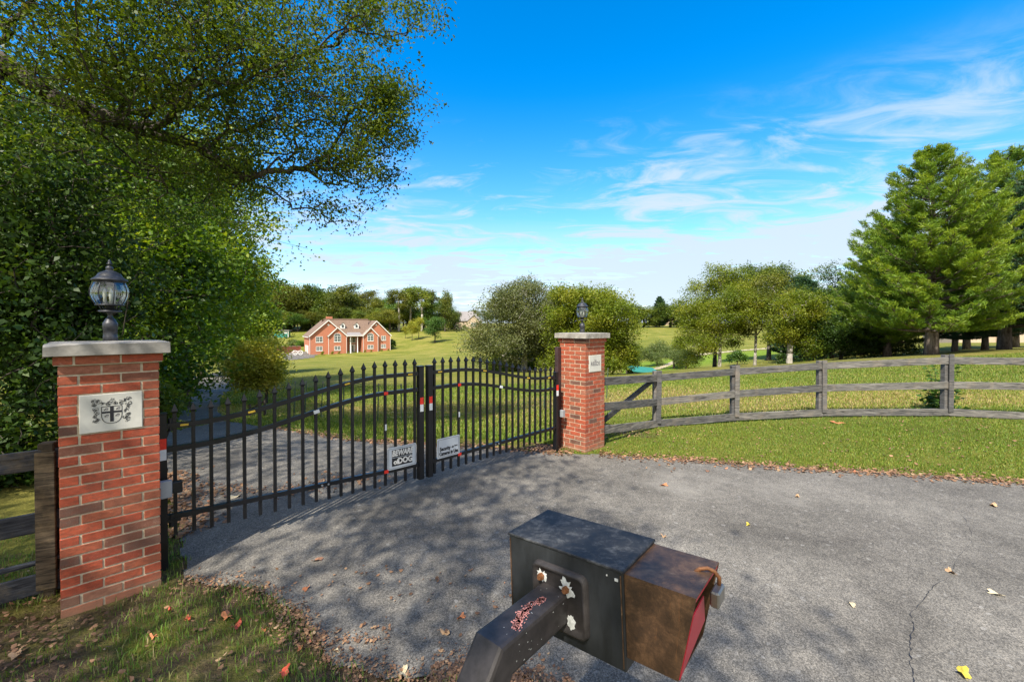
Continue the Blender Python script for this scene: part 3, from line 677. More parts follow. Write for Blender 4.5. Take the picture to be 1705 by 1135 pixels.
# ------------------------------------------------------------ lanterns
def lantern():
    t = empty('pillar_lantern', (0, 0, 0), RZ + .2, None, 'lantern', 'lanterns on the gate pillars')
    k = .000571
    kr = k * .745
    def pr(l): return [(r * kr, (1100 - y) * k) for r, y in l]
    mb = MB(); mb.lathe(pr([(98, 1110), (98, 1025), (93, 1018), (93, 942), (101, 938), (101, 855), (92, 845), (58, 795), (40, 785), (30, 760), (30, 735), (50, 722), (52, 712)]), 24); mb.build('post_fitter', M['lampmetal'], t, True)
    mb = MB(); mb.lathe(pr([(60, 718), (150, 712), (158, 702), (150, 690), (60, 686)]), 28); mb.build('drip_plate', M['lampmetal'], t, True)
    mb = MB(); mb.lathe(pr([(62, 688), (66, 640), (80, 628), (196, 626), (198, 616), (186, 612), (60, 612)]), 28)
    for i in range(4):
        a = i * math.pi / 2 + .4; mb.tube([(125 * kr * math.cos(a), 125 * kr * math.sin(a), (1100 - 690) * k), (170 * kr * math.cos(a), 170 * kr * math.sin(a), (1100 - 625) * k)], .004, 6)
    mb.build('lower_ring', M['lampmetal'], t, True)
    prof = []
    for q in np.linspace(0, 1, 11):
        y = 614 - q * (614 - 335); r = 178 + 66 * math.sin(math.pi * (q * .92 + .04)) + 26 * q; prof.append((r, y))
    mb = MB(); mb.lathe(pr(prof), 40, cap=False); mb.build('glass_globe', M['clear'], t, True)
    ribs = MB()
    for i in range(8):
        a = i * math.pi / 4; ribs.tube([((r + 2) * kr * math.cos(a), (r + 2) * kr * math.sin(a), (1100 - y) * k) for r, y in prof], .0036, 6)
    ribs.build('ribs', M['lampmetal'], t, True)
    mb = MB(); mb.lathe(pr([(200, 350), (214, 335), (214, 318), (240, 308), (247, 297), (232, 285), (190, 262), (168, 240), (150, 212), (95, 188), (62, 175), (50, 165)]), 32); mb.build('roof', M['lampmetal'], t, True)
    mb = MB(); mb.lathe(pr([(46, 168), (50, 150), (50, 130), (36, 116), (18, 108), (20, 98), (38, 92), (38, 82), (20, 74), (24, 58), (16, 40), (4, 26)]), 18); mb.build('finial', M['lampmetal'], t, True)
    bl = MB()
    for i in range(3):
        a = i * 2.094 + .5; x, y = 70 * kr * math.cos(a), 70 * kr * math.sin(a)
        bl.lathe([(.009, .28), (.010, .33), (.013, .345), (.012, .365), (.005, .39), (.001, .40)], 10, (x, y, 0))
    bl.build('candle_bulbs', M['bulb'], t, True)
    return t
l1 = lantern(); l1.location = (LC.x, LC.y, lcap - .004); l1['label'] = 'black barrel lantern on the near pillar with the crest plaque, against the dark trees'
l2 = copy_tree(l1); l2.location = (RC.x, RC.y, rcap - .05); l2['label'] = 'black barrel lantern on the far pillar, in front of the yellow green trees'; l2.scale = (.95, .95, .95)

# ------------------------------------------------------------ gate
# gate line; left leaf by parameter t, right leaf from S to E
G0 = Vector((-3.0, 3.19)); GD = Vector((.733, .68))
def gL(t): p = G0 + GD * t; return p
gS = Vector((-.925, 5.11)); gE = Vector((.60, 6.67)); gRD = (gE - gS).normalized()
def smooth(q): q = min(1, max(0, q)); return q * q * (3 - 2 * q)
def leaf(latch, hinge, hz, lbl, zoff, seed):
    """latch, hinge: world xy of the first and last picket (2.18 m apart); hz: hinge side adds"""
    d = (hinge - latch); Ln = d.length; d.normalize(); rz = math.atan2(d.y, d.x)
    t = empty('gate_leaf', (latch.x, latch.y, 0.0), rz, lbl, 'gate', 'black metal gate leaves')
    # local x from latch to hinge
    top = lambda s: 1.322 + zoff + .250 * smooth((2.08 - s) / 1.75)
    r1 = lambda s: top(s) - .175; r2 = lambda s: top(s) - .36
    def rb(s): return .343 + (hz) * s / Ln
    pk = []
    for i in range(19):
        s = i * Ln / 18; h = top(s); b0 = rb(s) - .155
        m = MB(); m.b2((s - .0125, -.0125, b0), (s + .0125, .0125, h - .075))
        zt = h - .075
        for (w0, w1, za, zb_) in ((.0125, .0215, zt, zt + .016), (.0215, .0, zt + .016, zt + .078)):
            vs = [(s - w0, -w0, za), (s + w0, -w0, za), (s + w0, w0, za), (s - w0, w0, za)]
            if w1 > 0:
                vs += [(s - w1, -w1, zb_), (s + w1, -w1, zb_), (s + w1, w1, zb_), (s - w1, w1, zb_)]; fs = [(0, 1, 5, 4), (1, 2, 6, 5), (2, 3, 7, 6), (3, 0, 4, 7)]
            else: vs += [(s, 0, zb_)]; fs = [(0, 1, 4), (1, 2, 4), (2, 3, 4), (3, 0, 4)]
            m.add(vs, fs)
        m.build('picket', M['metal'], t)
    for nm, fn in (('top_rail', r1), ('middle_rail', r2), ('bottom_rail', rb)):
        m = MB(); xs = np.linspace(-.08, Ln + .10, 40)
        vs = []; fs = []
        for x in xs:
            z = fn(x); vs += [(x, -.021, z - .02), (x, .021, z - .02), (x, .021, z + .02), (x, -.021, z + .02)]
        for i in range(len(xs) - 1):
            for k in range(4): fs.append((4 * i + k, 4 * i + (k + 1) % 4, 4 * i + 4 + (k + 1) % 4, 4 * i + 4 + k))
        fs += [(0, 1, 2, 3), (4 * len(xs) - 1, 4 * len(xs) - 2, 4 * len(xs) - 3, 4 * len(xs) - 4)]
        m.add(vs, fs); m.build(nm, M['metal'], t)
    m = MB(); m.b2((-.107, -.0325, .168), (-.042, .0325, 1.47)); m.b2((-.112, -.0375, 1.47), (-.037, .0375, 1.484)); m.build('latch_post', M['metal'], t, bevel=.002)
    return t, top, r1, r2, rb, Ln
lb, rb_ = gL(2.563), gL(.383)
LLATCH = gL(2.563); LHINGE = gL(.383)
tl, top, r1, r2, rbt, Ln = leaf(LLATCH, LHINGE, .074, 'left leaf of the black spiked gate, the one with the dog warning board', .0, 1)
tr, topr, r1r, r2r, rbr, Lr = leaf(gS, gE, -.0, 'right leaf of the black spiked gate, swinging from the far pillar', -.0, 2)
# the sides differ: the street side is local +y on the left leaf and -y on the right leaf
def refl(t, s, z, w, h, mat, nm, side, ang=0):
    m = MB(); m.box((s, side * .0245, z), (w, .004, h), Matrix.Rotation(ang, 3, 'Y')); m.build(nm, mat, t, bevel=.001)
for t, f1, f2, fb, side, L_ in ((tl, r1, r2, rbt, 1, Ln), (tr, r1r, r2r, rbr, -1, Lr)):
    sp = L_ / 18
    for s in (sp * .55, sp * 6.5, sp * 13.55, sp * 17.5): refl(t, s, f1(s), .055, .016, M['reflyellow'], 'amber_reflector', side, -(f1(s + .01) - f1(s)) / .01)
    s = sp * 3; refl(t, s, f2(s), .045, .034, M['reflred'], 'red_reflector', side); refl(t, s, fb(s), .05, .036, M['reflred'], 'red_reflector', side)
    m = MB(); m.box((s, side * .0155, .84), (.02, .004, .065)); m.build('white_reflector', M['reflwhite'], t)
    s = sp * 9; refl(t, s, f2(s), .055, .034, M['reflwhite'], 'white_reflector', side, -(f2(s + .01) - f2(s)) / .01)
    z = 1.08
    m = MB(); m.box((-.0745, side * .035, z), (.042, .004, .08)); m.build('red_reflector', M['reflred'], t)
    m = MB(); m.box((-.0745, side * .035, z - .082), (.042, .004, .082)); m.build('white_reflector', M['reflwhite'], t)
    # bolts on the bottom rail
    for s in (sp * 8.1, sp * 8.6):
        m = MB(); m.tube([(s, side * .02, fb(s)), (s, side * .03, fb(s))], .009, 8); m.build('bolt', M['boxgrey'], t)

# hinge posts
def hinge_post(xy, h, zb, lbl, side_vec):
    t = empty('hinge_post', (xy.x, xy.y, zb), RZ, lbl, 'gate post', 'steel posts carrying the gate leaves')
    m = MB(); m.b2((-.027, -.035, -.05), (.027, .035, h)); m.b2((-.030, -.038, h), (.030, .038, h + .008)); m.build('post', M['metal'], t, bevel=.002)
    m = MB(); m.box((0, -.0375, h - .235), (.045, .004, .085)); m.build('red_reflector', M['reflred'], t)
    m = MB(); m.box((0, -.0375, h - .32), (.045, .004, .085)); m.build('white_reflector', M['reflwhite'], t)
    for z in (h - .09, h - .86):
        m = MB(); m.tube([(side_vec * .05, -.01, z - .05), (side_vec * .05, -.01, z + .05)], .016, 10); m.b2((side_vec * .03, -.03, z - .012), (side_vec * .11, .0, z + .012)); m.build('hinge', M['metal'], t)
    return t
hp = gL(.305)
hinge_post(hp, 1.25, 0, 'black steel hinge post pressed against the near pillar', 1)
hpr = gE + gRD * .13
hinge_post(hpr, 1.24, -.03, 'black steel hinge post beside the far pillar', -1)
# control boxes
t = empty('control_box', (-2.665, 3.29, .70), RZ, 'grey control box with a black arm beside the near pillar', 'control box', 'grey gate control boxes')
m = MB(); m.b2((-.045, -.05, -.065), (.035, .0, .065)); m.build('enclosure', M['boxgrey'], t, bevel=.004)
m = MB(); m.b2((.036, -.035, -.045), (.10, .02, .04)); m.build('arm', M['metal'], t, bevel=.004)
t = empty('control_box', (P(935, 686, 6.98).x, 6.86, P(935, 686, 6.98).z), RZ - math.pi / 2, 'grey control box on the gate side of the far pillar', 'control box', 'grey gate control boxes')
m = MB(); m.b2((-.035, -.03, -.055), (.035, .03, .055)); m.build('enclosure', M['boxgrey'], t, bevel=.004)
m = MB(); m.b2((-.09, -.02, -.045), (-.035, .02, .03)); m.build('arm', M['metal'], t, bevel=.004)
# brown steel channel between gate and far pillar
p = P(929, 740, 7.04)
m = MB(); m.b2((-.04, -.035, -.1), (.04, .035, 1.64)); o = m.build('steel_channel', M['rustpost'], None, bevel=.003); o.location = (p.x, p.y, -.04); o.rotation_euler = (0, 0, RZ)
setp(o, 'tall brown rusty steel upright between the gate and the far pillar', 'post')

# ------------------------------------------------------------ signs on the gate
def sign(center, rz, w, h, lbl, name):
    t = empty(name, center, rz, lbl, 'sign')
    m = MB(); rr = .012; poly = []
    for cx, cz, a0 in ((w / 2 - rr, -h / 2 + rr, -90), (w / 2 - rr, h / 2 - rr, 0), (-w / 2 + rr, h / 2 - rr, 90), (-w / 2 + rr, -h / 2 + rr, 180)):
        for q in range(5): a = R(a0 + 90 * q / 4); poly.append((cx + rr * math.cos(a), cz + rr * math.sin(a)))
    m.prism(poly, .004, (0, 0, 0), (1, 0, 0), (0, 0, 1)); m.build('board', M['signwhite'], t)
    return t
def border(t, x0, z0, x1, z1, w=.003, mat='ink', y=-.0012):
    m = MB()
    for a, b in (((x0, z0), (x1, z0)), ((x1, z0), (x1, z1)), ((x1, z1), (x0, z1)), ((x0, z1), (x0, z0))): m.beam((a[0], y, a[1]), (b[0], y, b[1]), w, .002, up=(0, 1, 0))
    m.build('border', M[mat], t)
c = gL(2.39); ofs = Vector((.68, -.733)).normalized() * .026
s1 = sign((c.x + ofs.x, c.y + ofs.y, .485), math.atan2(GD.y, GD.x), .352, .245, 'black and white dog warning board low on the left gate leaf', 'warning_sign')
border(s1, -.163, -.109, .163, .109, .0022)
m = MB(); m.b2((-.125, -.0020, -.088), (.125, .0, .002)); m.b2((-.125, -.0020, .008), (.125, .0, .092)); m.build('black_panel', M['ink'], s1)
put_text('lettering', 'BEWARE', .082, (0, -.0035, .050), M['white'], s1, bold=.0035, shear=.25, sx=.80, sz=1.05)
put_text('lettering', 'of', .074, (-.078, -.0035, -.045), M['white'], s1, bold=.003, sx=.95)
put_text('lettering', 'DOG', .088, (.036, -.0035, -.042), M['white'], s1, bold=.0035, sx=.90)
c = gS + gRD * .19; ofs = Vector((gRD.y, -gRD.x)) * .026
s2 = sign((c.x + ofs.x, c.y + ofs.y, .475), math.atan2(gRD.y, gRD.x), .34, .238, 'pale security notice beside the latch on the right gate leaf', 'notice_sign')
border(s2, -.152, -.103, .152, .103, .003, 'inkgrey')
put_text('lettering', 'Security', .052, (-.055, -.0035, -.012), M['ink'], s2, bold=.0016, sx=.92, sz=1.15)
put_text('lettering', 'Cameras in Use', .052, (0, -.0035, -.068), M['ink'], s2, bold=.0016, sx=.84, sz=1.15)
m = MB()
m.tube([(.062 + .019 * math.cos(a), -.002, -.012 + .010 * math.sin(a)) for a in np.linspace(0, 6.28, 14)[:-1]], .0018, 5, closed=True)
m.b2((.056, -.003, -.019), (.070, 0, -.005)); m.b2((.095, -.003, -.018), (.10, 0, .002)); m.b2((.10, -.003, -.010), (.135, 0, .001)); m.b2((.088, -.003, -.006), (.094, 0, .005))
m.build('camera_symbol', M['ink'], s2)

# ------------------------------------------------------------ wooden fences
def board(a, b, w, h, col, ext=0): 
    m = MB(); m.beam(a, b, w, h, (0, 0, 1), col); return m
fp = [(1095, 8.4), (1225, 8.8), (1370, 8.85), (1580, 8.55), (1850, 7.9), (2200, 7.0)]
fpos = [Vector((PX(px, z), z, tz(PX(px, z), z))) for px, z in fp]
wf = empty('rail_fence', (fpos[0].x, fpos[0].y, fpos[0].z), 0, 'grey weathered three rail fence running right from the far pillar', 'fence')
org = Vector(wf.location)
RPX = RC + DV * .26 - NV * 0.0
start = Vector((C.x + .36, C.y + .42, -.04))
tops = [(617, 8.4), (608, 8.8), (600, 8.85), (590, 8.55)]
pth = [CAM_Z - (y - HY) / F * z for y, z in tops] + [1.34, 1.36]
rt = [CAM_Z - (y - HY) / F * z for y, z in ((623, 8.4), (613, 8.8), (603.5, 8.85), (594, 8.55))]
rails_top = rt + [1.34, 1.36]
rails_mid = [CAM_Z - (y - HY) / F * z for y, z in ((663, 8.4), (650, 8.8), (640, 8.85), (635, 8.55))] + [.88, .9]
rails_bot = [CAM_Z - (y - HY) / F * z for y, z in ((699, 8.4), (688, 8.8), (681, 8.85), (680, 8.55))] + [.28, .3]
rs = random.Random(2)
for i, p in enumerate(fpos):
    m = MB(); m.box((p.x - org.x - .02, p.y - org.y + .045, (pth[i] + p.z) / 2 - .02 - org.z), (.10, .10, pth[i] - p.z + .02), None, rs.random()); m.build('post', M['woodpost'], wf, bevel=.004)
    m = MB(); zb = rails_bot[i] - .06; m.box((p.x - org.x + .018, p.y - org.y - .045, (pth[i] + zb) / 2 - org.z), (.092, .022, pth[i] - zb + .012), Matrix.Rotation(rs.uniform(-.01, .01), 3, 'Y'), rs.random()); m.build('post_cover_board', M['woodpost'], wf, bevel=.003)
for lv, arr, ys in (('top_rail', rails_top, (627 + 7, )), ('middle_rail', rails_mid, (669 + 7,)), ('bottom_rail', rails_bot, (707 + 7,))):
    prevp = Vector((start.x, start.y, CAM_Z - (ys[0] - HY) / F * 7.2))
    for i, p in enumerate(fpos):
        b = Vector((p.x, p.y - .018, arr[i] - .07))
        a2 = prevp + (b - prevp).normalized() * .0; 
        m = MB(); m.beam(a2 - org, b - org, .028, .138 + rs.uniform(-.006, .006), (0, 0, 1), rs.random()); m.build(lv, M['wood'], wf, bevel=.003)
        prevp = b
m = MB(); m.beam(P(1008, 700, 7.35) - org + Vector((0, .05, 0)), P(1090, 632, 8.35) - org + Vector((0, .05, 0)), .03, .10, (0, 0, 1), .3); m.build('diagonal_brace', M['wooddark'], wf, bevel=.003)
# left fence
lpost = Vector((-3.36, 3.09, 0.03))
lf = empty('rail_fence', lpost, 0, 'dark shaded rail fence left of the near pillar under the trees', 'fence')
dirL = Vector((-.723, -.691, 0))
posts = [lpost, lpost + dirL * 2.3 + Vector((0, 0, .03)), lpost + dirL * 4.6 + Vector((0, 0, .06))]
for i, p in enumerate(posts):
    q = p - lpost
    m = MB(); m.box(q + Vector((.01, .0, .52)), (.085, .08, 1.12), Matrix.Rotation(RZ - .3, 3, 'Z'), rs.random()); m.build('post', M['woodbrown'], lf, bevel=.006)
    m = MB(); m.box(q + Vector((.035, -.045, .53)), (.105, .022, .98), Matrix.Rotation(RZ - .3, 3, 'Z'), rs.random()); m.build('post_cover_board', M['woodbrown'], lf, bevel=.003)
for nm, z in (('top_rail', .965), ('middle_rail', .52), ('bottom_rail', .08)):
    a = Vector((.10, .06, z))
    for p in posts[1:]:
        b = p - lpost + Vector((0, 0, z)); m = MB(); m.beam(a, b, .03, .14, (0, 0, 1), rs.random()); m.build(nm, M['wooddark'], lf, bevel=.003); a = b
m = MB(); m.tube([Vector((.1, .05, .24)), Vector((-.3, -.25, .215)), posts[1] - lpost + Vector((0, 0, .2))], .02, 8); m.build('pole_rail', M['wooddark'], lf)

# wire fence beyond the drive
wpts = [(415, 9.6), (440, 9.6), (488, 9.4), (506, 9.3), (533, 9.2), (571, 9.0), (628, 8.6), (668, 8.6), (722, 8.8), (776, 9.0), (842, 9.3), (905, 9.7), (1010, 10.6)]
wp = [on(a, b * 1.08) for a, b in wpts]
wr = empty('wire_fence', wp[0], 0, 'low square mesh wire fence on thin posts across the lawn behind the gate', 'fence')
for i, p in enumerate(wp):
    m = MB(); q = p - wp[0]
    if i < 2: m.tube([q - Vector((0, 0, .1)), q + Vector((0, 0, .42 if i else .30))], .03, 8); m.build('wood_post', M['bark'], wr)
    else:
        lean = Vector((rs.uniform(-.03, .06), rs.uniform(-.03, .03), .84)); m.beam(q - Vector((0, 0, .1)), q + lean, .022, .022); m.build('steel_post', M['tpost'], wr)
        m = MB(); m.beam(q + lean * .95, q + lean, .024, .024); m.build('post_tip', M['galv'], wr)
m = MB()
for a, b in zip(wp[1:], wp[2:]):
    for h in (.02, .12, .22, .32, .44, .58, .74): m.tube([a - wp[0] + Vector((0, 0, h)), b - wp[0] + Vector((0, 0, h))], .0014, 3)
    n = max(2, int((b - a).length / .15))
    for k in range(n):
        q = a.lerp(b, k / n) - wp[0]; m.tube([q, q + Vector((0, 0, .74))], .0011, 3)
m.build('wire_mesh', M['galv'], wr)
m = MB(); m.tube([wp[1] - wp[0] + Vector((0, 0, .38)), wp[0] - wp[0] + Vector((-.25, 0, .02))], .022, 6); m.build('brace', M['bark'], wr)

# ------------------------------------------------------------ intercom pedestal in the foreground
K = 1.1
ax = Vector((.77, -.638, 0)); bx_ = Vector((.638, .77, 0))
T4 = Vector((.2594 * K, K, CAM_Z - .579 * K))
Lb, Hb, Wb = .349 * K, .2336 * K, .195 * K
org = Vector((-.32, .62, 0.03))
pd = empty('intercom_pedestal', org, 0, 'black steel intercom box with a rusty hood on a bent square post', 'intercom')
TL = R(2.6); ax3 = Vector((ax.x * math.cos(TL), ax.y * math.cos(TL), math.sin(TL))); up3 = Vector((-ax.x * math.sin(TL), -ax.y * math.sin(TL), math.cos(TL)))
rotm = Matrix((ax3, bx_, up3)).transposed()
def lb_(s, b, h):   # s along ax measured back from the right end T4 (negative = towards the left end), b backwards, h down from the top
    return T4 + ax3 * s + bx_ * b - up3 * h - org
m = MB(); c = lb_(-Lb / 2, Wb / 2, Hb / 2); m.box(c, (Lb, Wb, Hb), rotm); m.build('housing', M['housing'], pd, bevel=.003)
m = MB()
m.box(lb_(-Lb / 2, Wb / 2, -.0012), (Lb + .005, Wb + .006, .0075), rotm); m.build('lid', M['boxpaint'], pd, bevel=.0018)
for q_s in (-.006, -Lb + .006):
    m = MB(); m.box(lb_(q_s, -.0010, Hb / 2), (.0025, .002, Hb - .02), rotm); m.build('corner_seam', M['rust'], pd)
# mounting pan: raised rim with a recessed middle
s0, s1, h0, h1 = -Lb + .089 * K, -Lb + .256 * K, .040 * K, .200 * K
m = MB(); ro = .03; 
def rrect(sa, sb, ha, hb, r, n=5):
    out = []
    for cs, ch, a0 in ((sb - r, ha + r, -90), (sb - r, hb - r, 0), (sa + r, hb - r, 90), (sa + r, ha + r, 180)):
        for q in range(n): a = R(a0 + 90 * q / (n - 1)); out.append((cs + r * math.cos(a), ch + r * math.sin(a)))
    return out
rings = [(rrect(s0, s1, h0, h1, .022), 0.001), (rrect(s0 + .003, s1 - .003, h0 + .003, h1 - .003, .02), -.016), (rrect(s0 + .010, s1 - .010, h0 + .010, h1 - .010, .016), -.018), (rrect(s0 + .017, s1 - .017, h0 + .017, h1 - .017, .012), -.008)]
vs = []; fs = []
for rg, b in rings: vs += [lb_(s, b, h) for s, h in rg]
nn = len(rings[0][0])
for i in range(len(rings) - 1):
    for k in range(nn): fs.append((i * nn + k, i * nn + (k + 1) % nn, (i + 1) * nn + (k + 1) % nn, (i + 1) * nn + k))
fs.append(tuple((len(rings) - 1) * nn + k for k in range(nn)))
m.add(vs, fs); m.build('mounting_plate', M['armpaint'], pd, True)
# arm
ad_ = Vector((-.655, -.756, 0)); tw = .090
pc = lb_(-Lb + .155 * K, 0, .136 * K)
pe = pc + ad_ * (.235 * K); pf = pe + Vector((ad_.x * .62, ad_.y * .62, -.785)).normalized() * .34
pg = Vector((pf.x - .01, pf.y - .01, -.05))
def sqtube(pts, w):
    m = MB(); vs = []; fs = []
    side = Vector((-ad_.y, ad_.x, 0)).normalized()
    N_ = len(pts); rr = .010
    prof = []
    for cx, cz, a0 in ((w / 2 - rr, -w / 2 + rr, -90), (w / 2 - rr, w / 2 - rr, 0), (-w / 2 + rr, w / 2 - rr, 90), (-w / 2 + rr, -w / 2 + rr, 180)):
        for q in range(3): a = R(a0 + 45 * q); prof.append((cx + rr * math.cos(a), cz + rr * math.sin(a)))
    for i, p in enumerate(pts):
        d0 = (pts[i] - pts[i - 1]).normalized() if i else (pts[1] - pts[0]).normalized()
        d1 = (pts[i + 1] - pts[i]).normalized() if i < N_ - 1 else d0
        tdir = (d0 + d1).normalized(); cs = max(.5, tdir.dot(d0)); up = side.cross(tdir).normalized()
        for a, b in prof: vs.append(p + side * a + up * (b / cs))
    n = len(prof)
    for i in range(N_ - 1):
        for k in range(n): fs.append((i * n + k, i * n + (k + 1) % n, (i + 1) * n + (k + 1) % n, (i + 1) * n + k))
    fs += [tuple(range(n)), tuple((N_ - 1) * n + k for k in range(n))]
    return m.add(vs, fs)
sqtube([pc, pe, pf, pg], tw).build('bent_post', M['armpaint'], pd)
# red scraping on top of the arm (irregular thin flakes), orange reflector, white flecks
side = Vector((-ad_.y, ad_.x, 0)).normalized(); rq = random.Random(12)
m = MB()
def flake(center, u, v, r, n, mbx, lift):
    nn_ = u.cross(v).normalized(); vs = [center + (u * math.cos(6.283 * k / n) * r * rq.uniform(.5, 1.3) + v * math.sin(6.283 * k / n) * r * rq.uniform(.3, .8)) + nn_ * lift for k in range(n)]
    mbx.add(vs, [tuple(range(n))], rq.random())
for k in range(420):
    q = rq.random(); band = rq.choice((0, 1))
    along = .045 + .15 * q; across = (-.028 + .045 * q if band == 0 else -.022 + .012 * q + .018 * math.sin(q * 3)) if q < .75 or band else -.01
    across += rq.gauss(0, .0045) * (1.2 - q * .3)
    p = pc + ad_ * (.235 * K - along) - side * across + Vector((0, 0, tw / 2))
    flake(p, ad_, side, rq.uniform(.0015, .0045), 6, m, .0006 if ad_.cross(side).z > 0 else -.0006)
m.build('scraped_paint_patch', M['redscrape'], pd)
m = MB()
for k in range(26):
    q = rq.uniform(.0, .24); f = rq.random()
    p = (pc + ad_ * q + Vector((0, 0, tw / 2 + .0006)) + side * rq.uniform(-.04, .04)) if f < .4 else (pc + ad_ * q - side * (-1 if side.x < 0 else 1) * 0 + Vector((0, 0, rq.uniform(-.04, .04))) + (side if side.x > 0 else -side) * (tw / 2 + .0006))
    if f < .4: flake(p, ad_, side, rq.uniform(.001, .0022), 6, m, 0)
    else: flake(p, ad_, Vector((0, 0, 1)), rq.uniform(.001, .003), 6, m, 0)
m.build('paint_flecks', M['peel'], pd)
dn = (pf - pe).normalized(); upn = side.cross(dn).normalized(); upn = upn if upn.z > 0 else -upn
m = MB(); q = pe + dn * .150 + upn * (tw / 2 + .002) + side * (-.030 if side.x < 0 else .030); rr_ = Matrix((side, dn, side.cross(dn))).transposed(); m.box(q, (.03, .06, .003), rr_); m.build('orange_reflector', M['reflred'], pd)
# bolts with peeled paint round them
def boltset(s, h, r, big):
    b = MB(); o_ = lb_(s, -.009, h); n_v = -bx_
    b.tube([o_, o_ + n_v * .010], .0105, 6); b.tube([o_ + n_v * .010, o_ + n_v * .016], .0065, 10)
    b.build('bolt', M['bolt'], pd)
    pm_ = MB(); n = 26
    vs = []
    for k in range(n):
        a = 6.283 * k / n; rad = r * rq.uniform(.50, 1.30) * (1 + .15 * math.sin(a * 3 + big)); vs.append(lb_(s + math.cos(a) * rad, -.0098, h - math.sin(a) * rad * 1.15))
    vs2 = [lb_(s, -.0115, h)]
    pm_.add(vs + vs2, [(k, (k + 1) % n, n) for k in range(n)]); pm_.build('peeled_paint', M['peel'], pd)
boltset(-Lb + .119 * K, .077 * K, .017, 1.0); boltset(-Lb + .196 * K, .086 * K, .024, 2.0)
pm_ = MB(); n = 22
vs = [lb_(-Lb + .207 * K + math.cos(6.283 * k / n) * .014 * rq.uniform(.6, 1.2), -.0098, .166 * K - math.sin(6.283 * k / n) * .024 * rq.uniform(.7, 1.2)) for k in range(n)] + [lb_(-Lb + .207 * K, -.011, .166 * K)]
pm_.add(vs, [(k, (k + 1) % n, n) for k in range(n)]); pm_.build('peeled_paint', M['peel'], pd)
pm_ = MB(); pm_.box(lb_(-.018, -.0012, .024), (.009, .002, .007), rotm); pm_.box(lb_(-.045, -.0012, .02), (.003, .002, .004), rotm); pm_.build('paint_chip', M['peel'], pd)
# hood: open fronted, front edge slopes back towards the bottom
hl, hh = .163 * K, .195 * K; o1, w0, w1, th = .006, .008, Wb - .006, .003; back = .045 * K
def plate(pts, thick, mat, nm, par=pd):
    m = MB(); pts = [Vector(p) for p in pts]; nn_ = (pts[1] - pts[0]).cross(pts[2] - pts[0]).normalized() * thick
    n = len(pts); m.add(pts + [p + nn_ for p in pts], [tuple(range(n)), tuple(range(2 * n - 1, n - 1, -1))] + [(i, (i + 1) % n, n + (i + 1) % n, n + i) for i in range(n)]); return m.build(nm, mat, par)
m = MB()
def slab(m, a, b, c, d, n_): 
    vs = [a, b, c, d]; vs += [v + n_ for v in vs]; m.add(vs, [(0, 1, 2, 3), (7, 6, 5, 4), (0, 4, 5, 1), (1, 5, 6, 2), (2, 6, 7, 3), (3, 7, 4, 0)])
slab(m, lb_(0, w0, o1), lb_(hl, w0, o1), lb_(hl, w1, o1), lb_(0, w1, o1), -up3 * th)
slab(m, lb_(0, w0, o1 + th), lb_(hl, w0, o1 + th), lb_(hl - back, w0, o1 + hh), lb_(0, w0, o1 + hh), bx_ * th)
slab(m, lb_(0, w1, o1 + th), lb_(hl, w1, o1 + th), lb_(hl - back, w1, o1 + hh), lb_(0, w1, o1 + hh), -bx_ * th)
slab(m, lb_(0, w0 + th, o1 + hh), lb_(hl - back, w0 + th, o1 + hh), lb_(hl - back, w1 - th, o1 + hh), lb_(0, w1 - th, o1 + hh), up3 * th)
m.build('hood', M['rust'], pd)
m = MB(); slab(m, lb_(hl - .003, w0 + th, o1 + th + .001), lb_(hl - .003, w1 - th, o1 + th + .001), lb_(hl - .004, w1 - th, o1 + .016), lb_(hl - .004, w0 + th, o1 + .016), -ax * .002); m.build('hood_lip', M['red'], pd)
m = MB()
slab(m, lb_(hl - .008, w0 + th + .001, o1 + .045), lb_(hl - .012, w0 + .46 * Wb, o1 + .045), lb_(hl - .5 * back, w0 + .66 * Wb, o1 + hh * .62), lb_(hl - back + .003, w0 + th + .001, o1 + hh - .002), -ax * .003)
m.build('red_flap', M['red'], pd)
m = MB(); slab(m, lb_(hl - .06, w0 + th + .001, o1 + .02), lb_(hl - .06, w1 - th - .001, o1 + .02), lb_(hl - back - .045, w1 - th - .001, o1 + hh - .005), lb_(hl - back - .045, w0 + th + .001, o1 + hh - .005), -ax * .003); m.build('inner_face_panel', M['boxpaint'], pd)
# padlock
pk = empty('padlock', lb_(hl + .012, w0 + .60 * Wb, o1 + .05) + org, 0, 'grey padlock with a rusty shackle hooked over the rusty hood', 'padlock')
mm = Matrix((bx_, -ax, Vector((0, 0, 1)))).transposed()
m = MB(); m.box((0, 0, 0), (.058, .022, .040), mm); m.build('body', M['steelgrey'], pk, bevel=.004)
m = MB(); pts = []
u0 = Vector((0, 0, .018)) + bx_ * .016
pts = [u0, u0 + Vector((0, 0, .02)), u0 + Vector((0, 0, .034)) - ax * .010 - bx_ * .004, u0 + Vector((0, 0, .040)) - ax * .026 - bx_ * .010, u0 + Vector((0, 0, .036)) - ax * .042 - bx_ * .018, u0 + Vector((0, 0, .026)) - ax * .052 - bx_ * .024]
m.tube(pts, .0052, 10); m.build('shackle', M['bolt'], pk, True)
